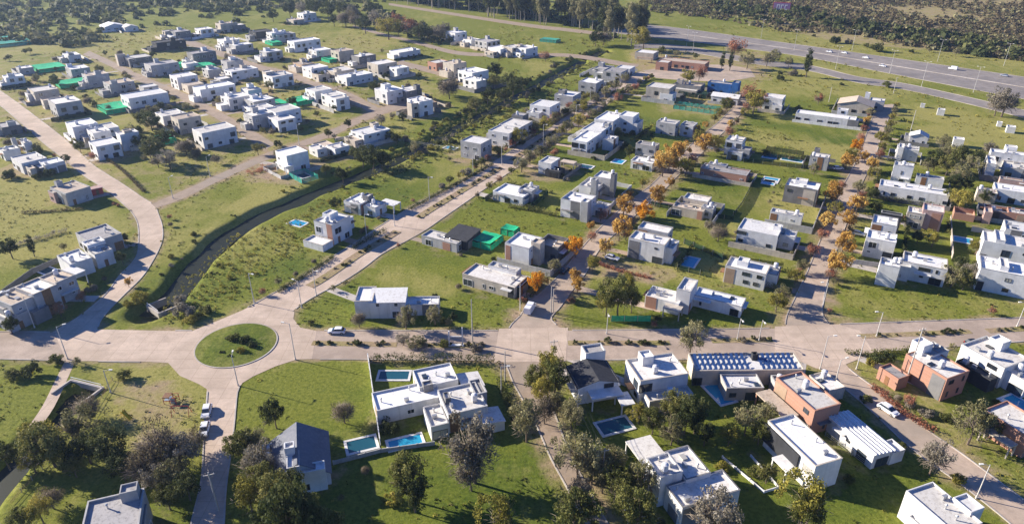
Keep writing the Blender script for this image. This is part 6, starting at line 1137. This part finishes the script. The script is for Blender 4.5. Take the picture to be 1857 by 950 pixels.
# garden shrubs and small trees between the village houses
pts = [hs for hs in HOUSES if hs['cat'] == 'house']; nsh = 0
for hs in pts:
    far = hs['pos'].y > 280
    for _ in range(3 if far else 2):
        an = rs.uniform(0, 6.28); d = rs.uniform(7, 13); p = hs['pos'] + Vector((math.cos(an) * d, math.sin(an) * d, 0))
        if inroad(p.x, p.y): continue
        bad = False
        for h2 in pts:
            c = Matrix.Rotation(-h2['rz'], 2) @ Vector((p.x - h2['pos'].x, p.y - h2['pos'].y))
            if any(k[0] - 1 < c.x < k[2] + 1 and k[1] - 1 < c.y < k[3] + 1 for k in h2['L']): bad = True; break
        if bad: continue
        kd = rs.choice(['shrub', 'shrubdark', 'shrubdark', 'shrubgrey', 'olive', 'bare']); r_ = rs.uniform(.6, 1.5) * (1.5 if far else .9); nsh += 1
        if nsh > 285: continue
        plant('garden_shrub', kd, (p.x, p.y, 0), r_, ('%s garden %s by the houses of the %s' % (KN[kd][1].split(' ')[0] if 'shrub' in kd else KN[kd][1].split(' ')[-2], 'shrub' if 'shrub' in kd else 'tree', STR[hs['near'][1]][0])), 'shrub', 'garden shrubs')
# eucalyptus wood
n = 0
while n < 125:
    x = 690 + 478 * rs.random(); bl = 2 + (x - 690) * .145 if x < 1010 else 48 + (x - 1010) * .27; yb = bl - abs(rs.gauss(0, 13)) + (2 if n % 3 == 0 else 0)
    if x > 1110 and yb < 62: continue
    p = G(x, yb)
    if inroad(p.x, p.y): continue
    kd = rs.choice(['eucalypt', 'eucalyptdark', 'eucalypt'] if x > 960 else ['eucalyptdark', 'eucalyptdark', 'eucalypt'])
    plant('eucalyptus_tree', kd, (p.x, p.y, 0), 6.1 + 1.1 * (u_ := rs.uniform(-1, 1)), ('slender ' if u_ < -.4 else 'broad ' if u_ > .4 else '') + KN[kd][1] + ' in the wood ' + ('by the highway' if x > 1050 else 'behind the meadow' if x > 860 else 'along the forest track'), 'tree', 'eucalyptus wood'); n += 1
# far scrub and woodland masses
def mass(name, poly, n_, mat, r0, r1, label, per=26, seed=1, thin=-1.0):
    rg = np.random.default_rng(seed); w = [G(*p) for p in poly]; xs = [p.x for p in w]; ys = [p.y for p in w]; px = rg.uniform(min(xs), max(xs), n_ * 8); py = rg.uniform(min(ys), max(ys), n_ * 8)
    ok = inpoly(px, py, [(p.x, p.y) for p in w])
    for r in ROADS.values(): ok &= ~inpoly(px, py, r['poly'])
    dens = np.sin(px * .031 + 1.3) * np.cos(py * .023) + np.sin(px * .011 - py * .017) + rg.normal(0, .5, len(px)); ok &= dens > thin
    px, py = px[ok][:n_], py[ok][:n_]; rr = rg.uniform(r0, r1, len(px)) * rg.choice([.6, 1, 1, 1.3], len(px)); V = []; T = []
    for x, y, r in zip(px, py, rr):
        d = rg.normal(size=(per, 3)); d /= np.linalg.norm(d, axis=1)[:, None]; d[:, 2] = np.abs(d[:, 2]) * .95 + .02; pos = np.array([x, y, .1]) + d * r * rg.uniform(.55, 1.05, (per, 1)) * np.array([1, 1, 1.15])
        nr = d + rg.normal(size=(per, 3)) * .5; u = np.cross(nr, rg.normal(size=(per, 3))); u /= np.linalg.norm(u, axis=1)[:, None] + 1e-9; v = np.cross(nr / (np.linalg.norm(nr, axis=1)[:, None]), u); s = r * rg.uniform(.22, .48, (per, 1))
        V.append(np.stack([pos - u * s, pos + v * s * .8, pos + u * s, pos - v * s * .8], 1).reshape(-1, 3)); t = np.clip(rg.normal(.5, .2) + rg.normal(0, .1, per), 0, 1); T.append(np.repeat(t, 4))
    V = np.concatenate(V); return tag(link(name, np_mesh(name, V, np.arange(len(V)).reshape(-1, 4), mat, np.concatenate(T))), label, 'scrub' if 'scrub' in name else 'woodland', kind='stuff')
SCR = [(1170, -12), (1180, 22), (1300, 36), (1420, 58), (1530, 62), (1640, 84), (1760, 100), (1900, 118), (2020, 135), (2100, -12)]
mass('scrub', SCR, 8000, 'leaf_scrub', .9, 2.4, 'brown thorny scrub covering the slope beyond the highway', 24, 1); mass('scrub', SCR, 1500, 'leaf_olive', 1.2, 3.0, 'green bushes scattered through the brown scrub beyond the highway', 26, 2)
mass('scrub', [(1290, 20), (1420, 50), (1520, 58), (1660, 86), (1860, 115), (1860, 85), (1640, 55), (1500, 30), (1300, 5)], 330, 'leaf_dark', 2, 4.8, 'dark green bushes along the near edge of the scrub', 40, 3)
WOOD = [(-300, -30), (-300, 95), (-20, 88), (60, 80), (130, 88), (200, 70), (250, 20), (420, -4), (470, -30)]
mass('woodland', WOOD, 900, 'leaf_dark', 2.5, 5.2, 'dark woodland beyond the oldest houses', 36, 4); mass('woodland', WOOD, 450, 'leaf_olive', 2.5, 5, 'olive trees mixed in the dark woodland', 36, 5)
mass('woodland', [(690, -30), (690, -2), (1000, 42), (1100, 66), (1140, 80), (1150, 62), (1100, 30), (1100, -30)], 500, 'leaf_dark', 2.5, 5.5, 'dark undergrowth beneath the eucalyptus wood', 36, 10)
mass('woodland', [(240, -30), (300, 14), (470, 22), (560, 26), (700, 8), (720, -30)], 420, 'leaf_dark', 2.5, 5.0, 'dark tree belt at the head of the meadow', 36, 6); mass('woodland', [(250, -30), (300, 10), (480, 18), (560, 22), (700, 4), (1200, -8), (1200, -30)], 420, 'leaf_olive', 2.5, 5, 'olive tree belt at the head of the meadow', 36, 7)
mass('woodland', [(525, 0), (600, 18), (640, 40), (720, 62), (800, 82), (835, 78), (800, 62), (720, 34), (660, 4)], 70, 'leaf_dark', 2.2, 4.5, 'dark undergrowth in the belt beyond the meadow', 36, 12); mass('woodland', [(525, 0), (600, 18), (640, 40), (720, 62), (800, 82), (835, 78), (800, 62), (720, 34), (660, 4)], 60, 'leaf_olive', 2.2, 4.5, 'olive undergrowth in the belt beyond the meadow', 36, 13)
mass('thicket', [(60, 84), (200, 76), (300, 50), (330, 30), (480, 46), (560, 36), (520, 20), (400, 8), (250, 24)], 85, 'leaf_dark', 1.6, 4.0, 'scattered dark thicket trees behind the oldest houses', 36, 14)
mass('weeds', [(300, 545), (340, 500), (420, 430), (520, 395), (640, 345), (560, 440), (420, 545), (340, 590), (290, 590)], 900, 'leaf_yellow', .15, .55, 'rough weeds on the channel banks', 14, 8)
mass('weeds', [(820, 205), (1060, 115), (1110, 105), (1000, 185), (880, 250), (700, 330), (650, 330)], 700, 'leaf_green', .3, 1.1, 'rough undergrowth along the upper channel', 16, 9)
for q in bpy.data.objects:
    if q.get('kind') == 'stuff' and q.name.startswith('weeds'): q['category'] = 'weeds'

# tall grass tufts in the rough lawns, casting long evening shadows
def tufts(name, n_, x0, x1, y0, y1, r0, r1, mat, label, per, seed):
    rg = np.random.default_rng(seed); px = rg.uniform(x0, x1, n_ * 3); py = rg.uniform(y0, y1, n_ * 3); ok = (np.sin(px * .11 + 2) + np.cos(py * .09 + px * .04) + rg.normal(0, .8, len(px))) > .3
    for r in ROADS.values(): ok &= ~inpoly(px, py, r['poly'])
    ok &= dist_line(px, py, CANAL) > 5
    for hs in HOUSES:
        c, s_ = math.cos(hs['rz']), math.sin(hs['rz']); lx = (px - hs['pos'].x) * c + (py - hs['pos'].y) * s_; ly = -(px - hs['pos'].x) * s_ + (py - hs['pos'].y) * c
        for k in hs['L']: ok &= ~((lx > k[0] - .4) & (lx < k[2] + .4) & (ly > k[1] - .4) & (ly < k[3] + .4))
    for o in bpy.data.objects:
        if o.name.startswith('swimming_pool'): ok &= np.hypot(px - o.location.x, py - o.location.y) > 5
    px, py = px[ok][:n_], py[ok][:n_]; m = len(px); rr = rg.uniform(r0, r1, m) * rg.choice([.6, .8, 1, 1.7], m)
    d = rg.normal(size=(m, per, 3)); d /= np.linalg.norm(d, axis=2)[..., None]; d[..., 2] = np.abs(d[..., 2]); pos = np.stack([px, py, np.zeros(m)], -1)[:, None, :] + d * rr[:, None, None] * np.array([1, 1, .9])
    u = rg.normal(size=(m, per, 3)); u /= np.linalg.norm(u, axis=2)[..., None]; v = np.cross(u, d); s_ = rr[:, None, None] * .45
    V = np.stack([pos - u * s_, pos + v * s_, pos + u * s_, pos - v * s_], 2).reshape(-1, 3); V[:, 2] = np.maximum(V[:, 2], .005); t = np.repeat(np.clip(rg.normal(.5, .2, m), 0, 1), per * 4)
    tag(link(name, np_mesh(name, V, np.arange(len(V)).reshape(-1, 4), mat, t)), label, 'grass', kind='stuff')
tufts('grass_tufts', 6500, -190, 190, 84, 330, .12, .32, 'leaf_yellow', 'dry yellow grass tufts scattered over the lawns', 9, 21); tufts('grass_tufts', 5000, -190, 190, 84, 330, .12, .34, 'leaf_green', 'green weed tufts scattered over the lawns', 9, 22); tufts('grass_tufts', 5000, -330, 330, 300, 620, .3, .7, 'leaf_yellow', 'rough grass clumps in the far yards and meadows', 9, 23)
# ---------------------------------------------------------------- air
hz = MB().box(-2500, -300, -5, 2500, 3000, 130).mesh('haze'); m = bpy.data.materials.new('haze'); m.use_nodes = True; n = m.node_tree; n.nodes.remove(n.nodes['Principled BSDF'])
v = n.nodes.new('ShaderNodeVolumePrincipled'); v.inputs['Color'].default_value = (0.55, 0.72, 1.0, 1); v.inputs['Density'].default_value = 0.0001; v.inputs['Anisotropy'].default_value = 0.35; n.links.new(v.outputs[0], n.nodes['Material Output'].inputs['Volume'])
hz.materials.append(m); tag(link('haze', hz), 'thin pale haze over the village', 'haze', kind='stuff')
